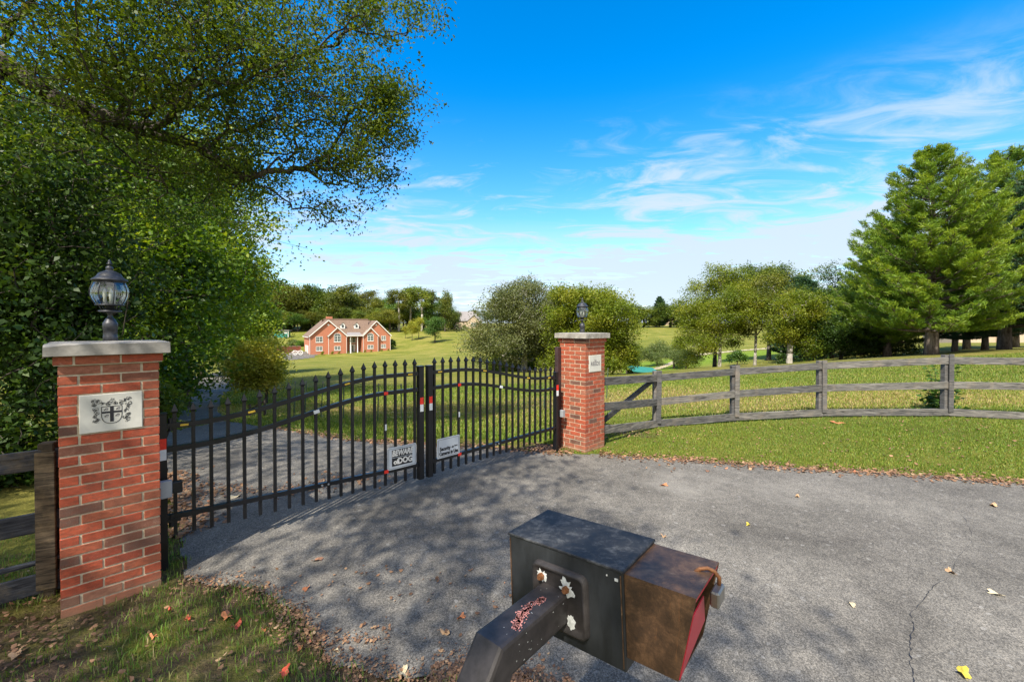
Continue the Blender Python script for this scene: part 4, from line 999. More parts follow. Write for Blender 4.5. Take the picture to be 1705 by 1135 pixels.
# ------------------------------------------------------------ vegetation tools
def leaf_cloud(centers, n_per, spread, size, aspect=.6, seed=0, flat=1.0, tint=None, tintw=.55, up=.0, dirs=None, jitter=.35, droop=0.0):
    """kite shaped leaves scattered about the centres; returns V, loops, totals, rnd"""
    g = np.random.default_rng(seed); C_ = np.repeat(np.asarray(centers, float), n_per, 0); n = len(C_)
    off = g.normal(0, 1, (n, 3)) * spread * np.array([1, 1, flat]); off *= np.minimum(1, 1.9 * spread / np.maximum(np.linalg.norm(off, axis=1, keepdims=True), 1e-6))
    C_ = C_ + off
    d = g.normal(0, 1, (n, 3)); d[:, 2] = d[:, 2] * .6 - droop
    if dirs is not None: d = d * jitter * 2 + np.repeat(dirs, n_per, 0)
    d /= np.linalg.norm(d, axis=1, keepdims=True)
    nn = g.normal(0, 1, (n, 3)); nn[:, 2] += up
    s = np.cross(d, nn); s /= np.maximum(np.linalg.norm(s, axis=1, keepdims=True), 1e-6)
    L_ = size * g.uniform(.6, 1.35, (n, 1)); Wd = L_ * aspect * .5
    p0 = C_ - d * L_ * .5; p2 = C_ + d * L_ * .5; pm_ = C_ - d * L_ * .06
    up_ = np.cross(s, d) * L_ * .12
    V = np.stack([p0, pm_ + s * Wd + up_, p2, pm_ - s * Wd + up_], 1).reshape(-1, 3)
    t = g.beta(2.0, 2.4, n)
    if tint is not None: t = t * (1 - tintw) + np.repeat(np.asarray(tint), n_per) * tintw
    return V, np.repeat(t, 4)
def leaf_mesh(name, V, rnd, mat):
    n = len(V) // 4
    return np_mesh(name, V, np.arange(4 * n), np.full(n, 4), rnd, mat)

def skeleton(trunk, blobs, n, seed, cl=14, cs=.24):
    """attach random points of the crown volume to the nearest point of the growing tree"""
    g = np.random.default_rng(seed); w = np.array([b[6] if len(b) > 6 else b[3] * b[4] * b[5] for b in blobs], float); w /= w.sum()
    which = g.choice(len(blobs), n, p=w); B = np.array([b[:6] for b in blobs], float)[which]
    q = g.normal(0, 1, (n, 3)); q /= np.linalg.norm(q, axis=1, keepdims=True); q *= g.uniform(.12, 1, (n, 1)) ** .42
    pts = B[:, :3] + q * B[:, 3:6]
    if cl:
        m_ = max(3, n // cl); idx_ = g.integers(0, m_, n); s_ = g.uniform(.6, 1.4, (n, 1)) * cs
        pts = pts[:m_][idx_] + np.clip(g.normal(0, 1, (n, 3)), -1.8, 1.8) * B[:m_, 3:6][idx_] * s_ * np.array([1, 1, .62])
    tr = np.asarray(trunk, float)
    root = tr[-1]
    dd = np.min(np.linalg.norm(pts[:, None] - tr[None], axis=2), axis=1)
    order = np.argsort(dd); pts = pts[order]
    nodes_ = [tuple(p) for p in tr]; parent = [-1] + list(range(len(tr) - 1))
    arr = np.zeros((len(tr) + n, 3)); arr[:len(tr)] = tr; k = len(tr); plen = np.zeros(len(tr) + n)
    for i in range(1, len(tr)): plen[i] = plen[i - 1] + np.linalg.norm(tr[i] - tr[i - 1])
    lo = max(0, len(tr) // 3)
    for p in pts:
        d = np.linalg.norm(arr[lo:k] - p, axis=1) + .35 * plen[lo:k] * .3 + np.maximum(arr[lo:k, 2] - p[2], 0) * .8
        j = lo + int(np.argmin(d)); arr[k] = p; parent.append(j); plen[k] = plen[j] + np.linalg.norm(p - arr[j]); k += 1
    cnt = np.ones(k)
    for i in range(k - 1, 0, -1): cnt[parent[i]] += cnt[i]
    return arr[:k], parent, cnt, len(tr)
def tree_wood(arr, parent, cnt, nt, r_trunk, r_twig, seed, flare=1.35, power=.5):
    mb = MB(); rr = random.Random(seed); mx = cnt[0]
    def rad(c): return max(r_twig, r_trunk * (c / mx) ** power)
    for i in range(1, len(arr)):
        j = parent[i]; a = Vector(arr[j]); b = Vector(arr[i]); L_ = (b - a).length
        ra = rad(cnt[i]) if j >= nt else rad(cnt[i]); rb = rad(cnt[i]) * .82
        if i < nt: ra = rad(cnt[j]) * (flare if j == 0 else 1); rb = rad(cnt[i])
        m = (a + b) / 2 + Vector((rr.uniform(-1, 1), rr.uniform(-1, 1), rr.uniform(-.3, .8))) * L_ * .09
        n = 10 if i < nt else (6 if cnt[i] > 12 else 4)
        if i < nt: mb.tube([a, (a * 2 + b) / 3, (a + b * 2) / 3, b], [ra, ra * .7 + rb * .3, ra * .3 + rb * .7, rb], n, cap=True)
        else: mb.tube([a, m, b], [ra, (ra + rb) / 2, rb * .85], n, cap=False)
    return mb
def tree(label, base, trunk, blobs, n, per, spread, lsize, leafm, barkm, r_trunk, seed, name='broadleaf_tree', group=None, flat=.8, twig=.006, aspect=.6, tips=0, droop=.2, cat='tree', clump=.6, power=.5, up=0.7, cl=14, cs=.24):
    t = empty(name, base, 0, label, cat, group)
    arr, par, cnt, nt = skeleton(trunk, blobs, n, seed, cl, cs)
    tree_wood(arr, par, cnt, nt, r_trunk, twig, seed, power=power).build('trunk', barkm, t, True)
    cc = arr[nt:]; tips_ = cnt[nt:] <= 3
    cc = np.concatenate([cc, cc[tips_] + np.random.default_rng(seed + 3).normal(0, spread * .6, (tips_.sum(), 3))]) if tips else cc
    g = np.random.default_rng(seed + 1)
    # clump tint varies smoothly over the crown, so there are light and dark sprays
    ph = g.uniform(0, 6, 6); k = 2.2 / max(.3, spread * 4)
    tt = .5 + .28 * np.sin(cc[:, 0] * k + ph[0]) * np.sin(cc[:, 1] * k + ph[1]) + .2 * np.sin(cc[:, 2] * k * 1.7 + ph[2]) + g.normal(0, .16, len(cc))
    V, rn = leaf_cloud(cc, per, spread, lsize, aspect, seed + 2, flat, np.clip(tt, 0, 1), clump, droop=droop, up=up)
    o = obj('crown', leaf_mesh('crown', V, rn, leafm), t)
    return t
def place(src, loc, rz, s, label, group=None, sz=None):
    c = copy_tree(src); c.location = loc; c.rotation_euler = (0, 0, rz); c.scale = (s, s, sz or s); c['label'] = label
    if group: c['group'] = group
    elif 'group' in c: del c['group']
    return c

def pbl(px, py, Z, rx, ry, rz, base):
    """a crown lobe given by where it stands: world centre, real radii"""
    c = P(px, py, Z) - Vector(base); return (c.x, c.y, c.z, rx / F * Z, rz, ry / F * Z)

# ------------------------------------------------------------ the overhanging tree, upper left
base = Vector((-7.4, 5.2, tz(-7.4, 5.2)))
ob = [pbl(520, 60, 6.6, 190, 95, 1.1, base), pbl(640, 70, 6.4, 85, 95, .8, base), pbl(560, 220, 6.8, 105, 95, .9, base), pbl(420, 150, 6.5, 150, 130, 1.3, base), pbl(590, 280, 6.9, 62, 62, .6, base),
      pbl(480, 330, 6.9, 95, 52, .7, base), pbl(330, 110, 6.3, 170, 130, 1.6, base), pbl(180, 60, 5.6, 220, 130, 1.8, base), pbl(300, 300, 6.9, 150, 70, 1.1, base), pbl(60, 160, 5.4, 150, 150, 1.5, base),
      pbl(420, -60, 6.4, 300, 80, 1.4, base), pbl(140, -60, 5.6, 240, 80, 1.2, base), pbl(650, 130, 6.5, 60, 50, .5, base), pbl(600, 200, 6.8, 75, 110, .7, base), pbl(540, 350, 7.0, 60, 30, .6, base), pbl(640, 250, 6.8, 42, 45, .4, base), pbl(370, 230, 6.6, 120, 90, 1.0, base)]
trunk = [(0, 0, 0), (.1, .1, 1.6), (.3, .15, 3.0), tuple(P(0, 100, 5.9) - base), tuple(P(95, 165, 6.1) - base), tuple(P(160, 190, 6.2) - base), tuple(P(230, 215, 6.4) - base), tuple(P(330, 245, 6.6) - base), tuple(P(400, 290, 6.8) - base)]
tree('tall tree at upper left whose leafy limbs hang over the gate and drive', base, trunk, [b + (b[3] * b[4] * b[5] * 1.35 if i < 9 or i > 11 else b[3] * b[4] * b[5] * .5,) for i, b in enumerate(ob)], 3800, 13, .105, .058, M['leaf_over'], M['bark'], .125, 31, flat=.75, twig=.0042, tips=1, droop=.7, aspect=.5, clump=.6, power=.47, cl=30, cs=.33)
# more of the same woodland edge behind the camera: it throws the dappled shade on the drive
shade = [(-5.4, -.6, 8.2, 2.4, 2.0, 1.2), (-3.6, -2.8, 8.2, 2.2, 2.4, 1.3), (-2.2, -4.4, 8.6, 1.8, 1.8, 1.0), (-2.6, -1.0, 8.2, 1.5, 1.6, .8), (-6.6, -3.2, 8.0, 2.0, 2.4, 1.6), (-9.3, -1.2, 8.0, 2.1, 2.2, 1.6)]
tb = Vector((-6.0, -3.0, 0))
tree('large shade tree standing beside the road behind the near pillar', tb, [(0, 0, 0), (0, 0, 3), (.2, .2, 5.2)], [(a - tb.x, b - tb.y, c, d, e, f) for a, b, c, d, e, f in shade], 1750, 17, .25, .10, M['leaf_over'], M['bark'], .2, 47, flat=.6, twig=.004, droop=.4, power=.8, cl=24, cs=.3)

# ------------------------------------------------------------ woodland on the left
WG = 'trees of the shady wood on the left'
def wtree(label, px, Z, lobes, n, per, spread, ls, mat, seed, r=.16, twig=.006, bark='bark', **kw):
    kw.setdefault('cs', .36); kw.setdefault('cl', 18)
    b = Vector((PX(px, Z), Z, tz(PX(px, Z), Z)))
    bl = [pbl(a, c, z, rx, ry, rz, b) for a, c, z, rx, ry, rz in lobes]
    top_ = max(l[2] for l in bl)
    tr = [(0, 0, -.1), (.05, 0, top_ * .2), (.1, .05, top_ * .42), (.0, .1, top_ * .62)]
    return tree(label, b, tr, bl, n, per, spread, ls, M[mat], M[bark], r, seed, twig=twig, **kw)
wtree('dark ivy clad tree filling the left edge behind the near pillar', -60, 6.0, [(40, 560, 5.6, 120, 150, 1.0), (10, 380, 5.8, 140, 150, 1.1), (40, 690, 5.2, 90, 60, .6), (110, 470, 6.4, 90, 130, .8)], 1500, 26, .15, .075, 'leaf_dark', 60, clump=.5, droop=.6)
wtree('dark leafy tree rising behind the near lantern', 170, 9.5, [(170, 500, 9.0, 130, 130, 1.5), (140, 370, 9.5, 150, 75, 1.4), (215, 620, 8.6, 70, 70, .8), (280, 440, 9.6, 80, 110, 1.2)], 1700, 24, .24, .11, 'leaf_wood', 61, r=.12, clump=.75)
wtree('tangled green tree drooping over the drive right of the near pillar', 235, 11.2, [(255, 600, 11, 50, 82, .9), (255, 480, 11.5, 58, 100, 1.0), (200, 430, 11.5, 80, 60, 1.0), (265, 655, 10.7, 28, 32, .4)], 1600, 22, .27, .12, 'leaf_wood', 62, r=.12, droop=.5, clump=.75)
wtree('tall bright green tree above the bend of the drive', 262, 19.5, [(335, 390, 19, 95, 110, 2.4), (372, 500, 20, 52, 90, 2.0), (320, 530, 18.8, 58, 72, 1.6), (250, 330, 19, 120, 110, 2.4), (385, 440, 20, 38, 60, 1.6), (300, 450, 18.5, 65, 90, 1.6)], 2100, 22, .38, .17, 'leaf_lime', 63, r=.2, clump=.65)
wtree('tall loose crowned tree filling the gap between the overhanging limbs and the wood', 300, 14, [(330, 290, 14, 130, 95, 2.2), (200, 260, 14, 150, 110, 2.2), (390, 345, 14.5, 48, 62, 1.2), (90, 220, 13.5, 150, 120, 2.0)], 1000, 20, .36, .13, 'leaf_lime', 68, r=.2, cs=.34, clump=.75)
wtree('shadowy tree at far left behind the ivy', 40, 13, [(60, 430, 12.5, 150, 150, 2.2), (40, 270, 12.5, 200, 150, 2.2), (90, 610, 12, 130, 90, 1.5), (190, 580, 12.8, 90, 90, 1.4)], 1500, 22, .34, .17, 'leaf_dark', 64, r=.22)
wtree('sunlit green tree behind the bend of the drive', 335, 32, [(388, 570, 31, 44, 42, 2.2), (395, 500, 33, 40, 80, 2.4), (350, 575, 31, 42, 36, 2.2), (425, 545, 33, 22, 48, 1.6)], 1100, 22, .45, .22, 'leaf_lime', 65, r=.2)
wtree('small golden green tree on the lawn corner beyond the gate', 441, 15.5, [(432, 608, 15.5, 36, 36, .8), (408, 620, 15.7, 26, 22, .6), (455, 618, 15.4, 17, 26, .5), (425, 578, 15.6, 20, 18, .5)], 800, 20, .15, .09, 'leaf_gold', 66, r=.05, twig=.005)
wtree('low leafy sprout tree at the foot of the near gate post', 268, 6.6, [(262, 690, 6.6, 26, 45, .35), (285, 650, 6.9, 22, 30, .3)], 160, 18, .09, .07, 'leaf_over', 67, r=.02, twig=.003)

# undergrowth bank
def bush(label, px, Z, rx, h, n, per, ls, mat, seed, name='bush', group=None, depth=None):
    b = Vector((PX(px, Z), Z, tz(PX(px, Z), Z)))
    w = rx / F * Z; hh = h / F * Z
    return tree(label, b, [(0, 0, -.05), (0, 0, hh * .3)], [(0, 0, hh * .5, w, depth or w * .8, hh * .5), (w * .3, 0, hh * .7, w * .5, w * .4, hh * .35)], n, per, hh * .14 + .03, ls, M[mat], M['bark'], max(.012, hh * .03), seed, name=name, group=group, cat='bush')
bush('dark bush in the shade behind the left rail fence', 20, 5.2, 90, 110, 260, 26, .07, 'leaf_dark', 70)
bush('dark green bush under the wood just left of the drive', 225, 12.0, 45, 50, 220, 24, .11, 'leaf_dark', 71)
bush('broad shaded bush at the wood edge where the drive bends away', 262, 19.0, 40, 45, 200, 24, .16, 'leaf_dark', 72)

# ------------------------------------------------------------ prototype trees for the middle and far distance (about 10 m high)
def proto(blobs, n, per, spread, ls, mat, seed, r=.22, H=10, bark='bark', name='broadleaf_tree', flat=.75, trunk_top=.55, **kw):
    return tree('x', (0, 0, 0), [(0, 0, -.3), (.1, 0, H * .18), (.05, .1, H * .36), (.0, .0, H * trunk_top)], blobs, n, per, spread, ls, M[mat], M[bark], r, seed, name=name, flat=flat, **kw)
pA = proto([(0, 0, 6.2, 3.4, 3.4, 2.6), (1.6, .5, 7.4, 2.0, 2.0, 1.8), (-1.5, -.6, 5.4, 2.2, 2.2, 2.0), (0, 0, 8.6, 1.8, 1.8, 1.3), (0, .3, 4.0, 2.8, 2.6, 1.2)], 300, 24, .50, .30, 'leaf_mid', 80)
pB = proto([(0, 0, 7.0, 2.2, 2.2, 2.8), (-1.0, .8, 5.0, 2.3, 2.3, 1.8), (1.2, -.8, 4.4, 2.0, 2.2, 1.8), (.3, 0, 2.6, 2.3, 2.2, 1.6)], 280, 24, .48, .30, 'leaf_mid', 81)
pC = proto([(-.6, 0, 8.2, 2.0, 1.8, 1.4), (1.4, .4, 7.4, 1.6, 1.5, 1.3), (-1.8, -.3, 6.2, 1.3, 1.3, 1.0), (.6, 0, 5.6, 1.3, 1.3, .9)], 190, 22, .42, .28, 'leaf_mid', 82, r=.19, bark='barkpale', trunk_top=.72)
for p_ in (pA, pB, pC): pass
def far(src, px, pyb, ptop, Z, label, group=None, rz=None, dz=0, wide=1.0):
    """stand a copy on the terrain at px and depth Z, as tall as the photo shows"""
    x = PX(px, Z); b = tz(x, Z); top_ = CAM_Z - (ptop - HY) / F * Z; s = (top_ - b) / 9.2
    return place(src, (x, Z, b + dz), rz if rz is not None else rs.uniform(0, 6.28), s * wide, label, group, sz=s)
used = set()
FW = 'trees of the far wood behind the brick house'
row = [(465, 478), (484, 470), (503, 466), (523, 477), (545, 472), (566, 476), (588, 480), (606, 486), (622, 492), (640, 498), (655, 500), (672, 505), (690, 502), (735, 500), (752, 512), (475, 500), (515, 500), (560, 505), (600, 510), (630, 512), (455, 486), (440, 470), (415, 472), (490, 492), (540, 496), (580, 500), (530, 484), (712, 506), (648, 514)]
for i, (px, top_) in enumerate(row):
    far(pA if i % 2 else pB, px, 0, top_ + rs.uniform(-2, 3), rs.uniform(186, 214), 'broad green tree in the dense wood behind the brick house', FW, wide=1.15)
for i, px in enumerate(range(452, 760, 11)):
    far(pB if i % 2 else pA, px, 0, 520 + rs.uniform(-6, 4), (rs.uniform(176, 184) if not 500 < px < 650 else 186) if px < 655 else rs.uniform(196, 204), 'low understorey tree at the foot of the dense far wood', 'understorey of the far wood', wide=1.5)
tl_ = [(664, 484, 'leaning pale trunked tall tree at the left end of the open grove', 182), (683, 479, 'tall pale trunked tree in the middle of the open grove', 187), (702, 480, 'wide topped pale trunked tree at the right of the open grove', 184), (716, 486, 'slender pale trunked tree right of the open grove', 190)]
for px, tp_, lab, Z in tl_: far(pC, px, 0, tp_, Z, lab, wide=1.1)
far(pB, 741, 0, 478, 186, 'tall narrow dark tree left of the tan brick house', wide=.62)
far(pB, 760, 0, 516, 215, 'small tree just left of the tan brick house', wide=1.0)
for i, (px, tp_) in enumerate([(768, 524), (790, 517), (812, 518), (835, 512), (860, 515)]):
    far(pA, px, 0, tp_, 240, 'low distant tree on the skyline behind the tan house', 'distant skyline trees behind the tan house', wide=1.3)

# round tree and yellow trees on the lawn by the house
rt_ = proto([(0, 0, 5.6, 3.6, 3.6, 3.6), (0, 0, 7.8, 2.2, 2.2, 2.0)], 420, 26, .48, .30, 'leaf_maple', 85, r=.2)
x = PX(724, 142); place(rt_, (x, 142, tz(x, 142)), 1, .90, 'round dark green tree casting a shadow on the lawn right of the brick house')
y1 = proto([(0, 0, 5.4, 2.2, 2.2, 3.2), (0, 0, 8.2, 1.1, 1.1, 1.6)], 240, 24, .42, .28, 'leaf_gold', 86, r=.12)
for px, Z, s, lab in ((686, 152, .78, 'yellowing young tree left of the round green tree'), (697, 156, .86, 'taller yellowing young tree close behind the round green tree'), (675, 158, .5, 'small yellow sapling left of the other young lawn trees')):
    x = PX(px, Z); place(y1, (x, Z, tz(x, Z)), px, s, lab)

# olive tree in the middle (left of the far pillar) and the bright tree behind the pillar
def big(label, px, Z, lobes, n, per, spread, ls, mat, seed, r=.25, bark='bark', tf=.5, **kw):
    x = PX(px, Z); b = Vector((x, Z, tz(x, Z)))
    bl = [pbl(a, c, z, rx, ry, rz, b) for a, c, z, rx, ry, rz in lobes]; tp_ = max(l[2] + l[5] for l in bl)
    kw.setdefault('cs', .23); kw.setdefault('cl', 20)
    return tree(label, b, [(0, 0, -.3), (.05, 0, tp_ * .15), (.15, .1, tp_ * .32), (.0, .0, tp_ * tf)], bl, int(n * 1.3), int(per * 1.9), spread * .85, ls * .70, M[mat], M[bark], r, seed, **kw)
big('spreading olive grey tree beyond the gate left of the far pillar', 872, 36, [(880, 520, 36, 66, 50, 3.2), (830, 570, 35, 52, 36, 2.6), (862, 495, 36, 30, 26, 1.6), (905, 560, 36, 48, 42, 2.4), (792, 590, 34, 26, 16, 1.3), (826, 508, 35.5, 20, 16, 1.0)], 1150, 24, .40, .20, 'leaf_olive', 90, r=.24, bark='barkpale')
big('yellow green shrubby tree under the olive tree', 850, 39, [(840, 605, 39, 30, 24, 1.8), (880, 590, 40, 34, 26, 1.8), (820, 615, 38, 22, 16, 1.2)], 520, 22, .38, .20, 'leaf_bright', 91, r=.12)
big('dense yellow green tree directly behind the far pillar and its lantern', 990, 32, [(985, 520, 32, 62, 48, 2.6), (1010, 560, 32, 50, 50, 2.2), (950, 500, 32.5, 32, 28, 1.6), (1025, 590, 31, 32, 34, 1.5), (960, 570, 33, 46, 50, 2.2)], 1350, 26, .36, .19, 'leaf_bright', 92, r=.24)
big('leafy tree between the olive tree and the far pillar', 925, 44, [(925, 560, 44, 30, 55, 2.4), (915, 520, 44, 22, 24, 1.8)], 420, 22, .45, .24, 'leaf_mid', 93, r=.18)

# trees right of the pillar
big('open crowned pale tree leading the right hand grove', 1190, 41, [(1190, 480, 41, 46, 36, 2.2), (1152, 515, 41, 24, 30, 1.4), (1225, 495, 42, 24, 30, 1.4)], 420, 22, .34, .20, 'leaf_bright', 94, r=.16, bark='bark', tf=.62)
big('leafy tree with a pale forked trunk at the left of the right hand grove', 1198, 38, [(1170, 550, 38, 42, 48, 1.8), (1215, 520, 38, 46, 42, 1.8), (1150, 585, 37.5, 32, 24, 1.2), (1225, 565, 38, 26, 24, 1.2)], 900, 22, .34, .18, 'leaf_bright', 95, r=.13, bark='barkpale')
big('slim trunked tree in the middle of the right hand grove', 1257, 38, [(1262, 490, 38.5, 44, 36, 1.8), (1270, 525, 38, 40, 26, 1.5), (1235, 540, 38, 18, 18, 1.0)], 620, 22, .36, .19, 'leaf_mid', 96, r=.11, bark='barkpale')
big('ivy wrapped tree with a thick pale trunk at the right of the grove', 1314, 34, [(1325, 520, 34, 38, 34, 1.4), (1300, 555, 34, 24, 22, 1.0), (1345, 560, 34.5, 28, 26, 1.2)], 620, 22, .33, .18, 'leaf_bright', 97, r=.20, bark='barkpale')
big('dark tree standing behind the middle of the right hand grove', 1280, 52, [(1280, 480, 52, 60, 38, 2.4), (1240, 470, 53, 34, 24, 1.8), (1325, 500, 52, 48, 44, 2.2)], 700, 22, .5, .27, 'leaf_mid', 98, r=.22)
big('tall dark branching tree left of the pines', 1385, 44, [(1385, 470, 44, 44, 34, 1.8), (1370, 520, 43, 56, 44, 2.2), (1420, 500, 44, 40, 50, 1.8)], 760, 22, .4, .22, 'leaf_dark', 99, r=.2)
big('deep green understorey tree left of the pine trunk', 1400, 34, [(1380, 560, 34, 48, 34, 1.6), (1435, 560, 34, 42, 34, 1.6), (1350, 575, 35, 30, 24, 1.2), (1480, 560, 34, 36, 36, 1.6)], 900, 22, .34, .18, 'leaf_dark', 100, r=.12)
bush('round low bush at the foot of the ivy wrapped tree', 1303, 33, 10, 14, 60, 20, .14, 'leaf_dark', 101)
bush('dark thicket at the field edge behind the grove', 1345, 46, 60, 46, 260, 22, .24, 'leaf_dark', 102)
bush('small bushy conifer sprout on the bright field between the grove trunks', 1228, 50, 13, 24, 80, 20, .2, 'leaf_maple', 103)

# willows and low bushes in the hollow, distant row
wl = proto([(0, 0, 6.5, 3.2, 3.0, 2.6), (-1.2, 0, 4.0, 3.0, 2.6, 2.6), (1.6, 0, 3.6, 2.6, 2.4, 2.6)], 300, 24, .45, .42, 'leaf_willow', 110, r=.2, flat=1.5, aspect=.25, droop=1.6)
for px, tp_, Z, lab in ((1064, 566, 62, 'small pale willow at the left of the hollow'), (1094, 562, 66, 'middle willow standing in the hollow'), (1122, 564, 58, 'wide pale willow next to the grove'), (1143, 575, 54, 'low willow touching the grove trees')):
    far(wl, px, 0, tp_, Z, lab, wide=1.25)
for px, tp_, lab, w_ in ((1054, 503, 'distant reddish brown and green tree at the left of the far row', 1.5), (1072, 506, 'distant low spreading green tree in the far row', 1.9), (1092, 518, 'distant round green tree in the middle of the far row', 1.6), (1128, 506, 'distant leafy tree at the right of the far row', 1.8), (1116, 500, 'distant tree behind the right of the far row', 1.7), (1145, 510, 'distant tree half hidden behind the grove at the end of the far row', 1.7)):
    far(pA if px % 2 else pB, px, 0, tp_, 182, lab, wide=w_)
for i, px in enumerate(range(1010, 1705, 42)):
    far(pA if i % 2 else pB, px, 0, 516 + rs.uniform(-8, 6), 230 + rs.uniform(-15, 15), 'hazy green tree along the far right skyline', 'trees along the far right skyline', wide=1.5)

# ------------------------------------------------------------ pines
def pine(label, base, H, rad, seed, n_tuft_scale=1.0, mat='needle', tuft=.30, low=.16, group=None, r=.3, leans=0):
    t = empty('pine_tree', base, 0, label, 'tree', group); rr = random.Random(seed); mb = MB()
    mb.tube([(0, 0, -.3), (.05, 0, H * .1), (0, .05, H * .4), (.03, 0, H * .75), (0, 0, H * .98)], [r * 1.25, r, r * .75, r * .35, .03], 12)
    cen = []; dr = []; tint = []
    z = low * H; k = 0
    while z < H * .985:
        f = z / H; prof = (1 - ((f - low) / (1 - low)) ** 1.45) ** .8 * (.80 + .20 * min(1, (f - low) / .10)) if f > low else .8
        nb = 7 if f < .7 else 5
        for b in range(nb):
            a = k * 2.4 + b * 6.283 / nb + rr.uniform(-.3, .3); L_ = rad * prof * rr.uniform(.68, 1.12) + .25
            rise = rr.uniform(-.03, .16) + f * .65; p0 = Vector((0, 0, z)); pts = [p0]
            nseg = 6
            for s in range(1, nseg + 1):
                q = s / nseg; pts.append(p0 + Vector((math.cos(a) * L_ * q, math.sin(a) * L_ * q, L_ * (rise * q - .10 * q * (1 - q) * 2 + .10 * q ** 3)) ) + Vector((rr.uniform(-1, 1), rr.uniform(-1, 1), rr.uniform(-.4, .4))) * .05 * L_ * q)
            mb.tube(pts, [max(.012, .10 * r / .3 * (1 - f * .7) * (1 - .88 * s / nseg)) for s in range(nseg + 1)], 5, cap=False)
            tn = rr.random()
            nside = int(6 + L_ * 3.4)
            for s in range(nside):
                q = .30 + .70 * (s + rr.random()) / nside; i0 = min(nseg - 1, int(q * nseg)); pp = pts[i0].lerp(pts[i0 + 1], q * nseg - i0)
                sd = rr.choice((-1, 1)); sa = a + sd * rr.uniform(.5, 1.1); sl_ = L_ * .34 * (1.12 - q) * rr.uniform(.6, 1.2) + .14
                e = pp + Vector((math.cos(sa) * sl_, math.sin(sa) * sl_, sl_ * rr.uniform(.0, .32)))
                mb.tube([pp, e], [.012, .006], 3, cap=False)
                nt_t = max(2, int(sl_ / .17))
                for w in range(nt_t):
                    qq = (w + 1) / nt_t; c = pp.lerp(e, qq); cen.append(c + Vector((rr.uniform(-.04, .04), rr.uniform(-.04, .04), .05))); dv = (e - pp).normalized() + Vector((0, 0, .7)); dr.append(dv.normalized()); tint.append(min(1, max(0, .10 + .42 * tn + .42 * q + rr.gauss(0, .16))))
            cen.append(pts[-1]); dr.append(((pts[-1] - pts[-2]).normalized() + Vector((0, 0, .5))).normalized()); tint.append(.8)
        z += H * .031 * rr.uniform(.8, 1.2); k += 1
    mb.build('trunk', M['barkpine'], t, True)
    per = int(20 * n_tuft_scale)
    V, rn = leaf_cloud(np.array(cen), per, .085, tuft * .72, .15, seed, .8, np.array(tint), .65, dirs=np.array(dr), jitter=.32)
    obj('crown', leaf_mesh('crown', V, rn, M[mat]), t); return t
def pb(px, Z): x = PX(px, Z); return Vector((x, Z, tz(x, Z)))
p1_ = pine('big bright green pine with a thick trunk nearest the right fence', pb(1550, 24), 11.2, 4.0, 121, r=.28, low=.12)
m = MB(); m.tube([(.36, .15, -.3), (.34, .15, 1.6), (.26, .1, 4.0)], [.22, .18, .13], 10); m.build('twin_trunk', M['barkpine'], p1_, True)
p2_ = pine('second tall pine at the right edge behind the big one', pb(1672, 27), 12.2, 4.6, 122, mat='needle', r=.3, low=.12)
p3_ = pine('blue green pine cut by the right edge', pb(1760, 24), 10.2, 4.2, 123, mat='needle_blue', r=.3)
place(p2_, pb(1478, 33), 2.2, .82, 'darker pine set back on the left of the big pine')
place(p3_, pb(1610, 36), 1.1, .80, 'dark pine behind the gap of the two tall pines')
pk_ = [(1640, 31, .62, 'shaded pine with a bare trunk right of the big pine trunk'), (1690, 36, .8, 'shaded pine trunk close to the right edge'), (1590, 30, .55, 'thin shaded pine just right of the big pine trunk')]
for px, Z, s, lab in pk_: place(p3_, pb(px, Z), px, s, lab)
cd_ = pine('blue green conifer on the far lawn skyline', pb(1098, 184), 13, 3.6, 130, .3, 'needle_blue', .9, low=.05, r=.25)
cd2 = pine('x', (0, 0, 0), 9, 3.4, 131, .6, 'needle_blue', .7, low=.05, r=.2)
cd2.location = pb(1335, 50); cd2['label'] = 'blue green conifer peeking between the grove trees'

# sapling at the fence post
b = Vector((PX(1566, 9.2), 9.2, tz(PX(1566, 9.2), 9.2)))
sp_ = empty('sapling', b, 0, 'leafy sapling growing up around the tall fence post at the right', 'sapling')
m = MB(); cen = []; dr = []
rr = random.Random(8)
for ang, ln, h in ((-.9, .32, .98), (-.35, .12, 1.02), (.2, .1, .95), (.95, .48, 1.05), (-.6, .35, .5), (.6, .38, .5), (0, .05, .6), (1.2, .42, .35), (-1.1, .30, .32), (.3, .25, .42)):
    pts = [Vector((0, 0, 0))] + [Vector((math.copysign(ln, ang) * q ** 1.3, rr.uniform(-.04, .04), h * q)) for q in (.25, .5, .75, 1)]
    m.tube(pts, [.007, .006, .005, .004, .002], 5)
    for q in np.linspace(.2, 1, int(9 * h) + 3):
        i0 = min(3, int(q * 4)); pp = pts[i0].lerp(pts[i0 + 1], q * 4 - i0)
        for sd in (-1, 1): cen.append(pp + Vector((sd * .035, 0, .0))); dr.append(Vector((sd * .9, rr.uniform(-.5, .5), -.25 + rr.uniform(-.2, .3))))
for k in range(320): cen.append(Vector((rr.gauss(0, .17), rr.gauss(0, .10), abs(rr.gauss(.12, .16))))); dr.append(Vector((rr.gauss(0, 1), rr.gauss(0, 1), .3)))
m.build('stem', M['bark'], sp_)
V, rn = leaf_cloud(np.array(cen), 1, .006, .12, .5, 5, dirs=np.array(dr), jitter=.12); obj('crown', leaf_mesh('crown', V, rn * .6, M['leaf_maple']), sp_)

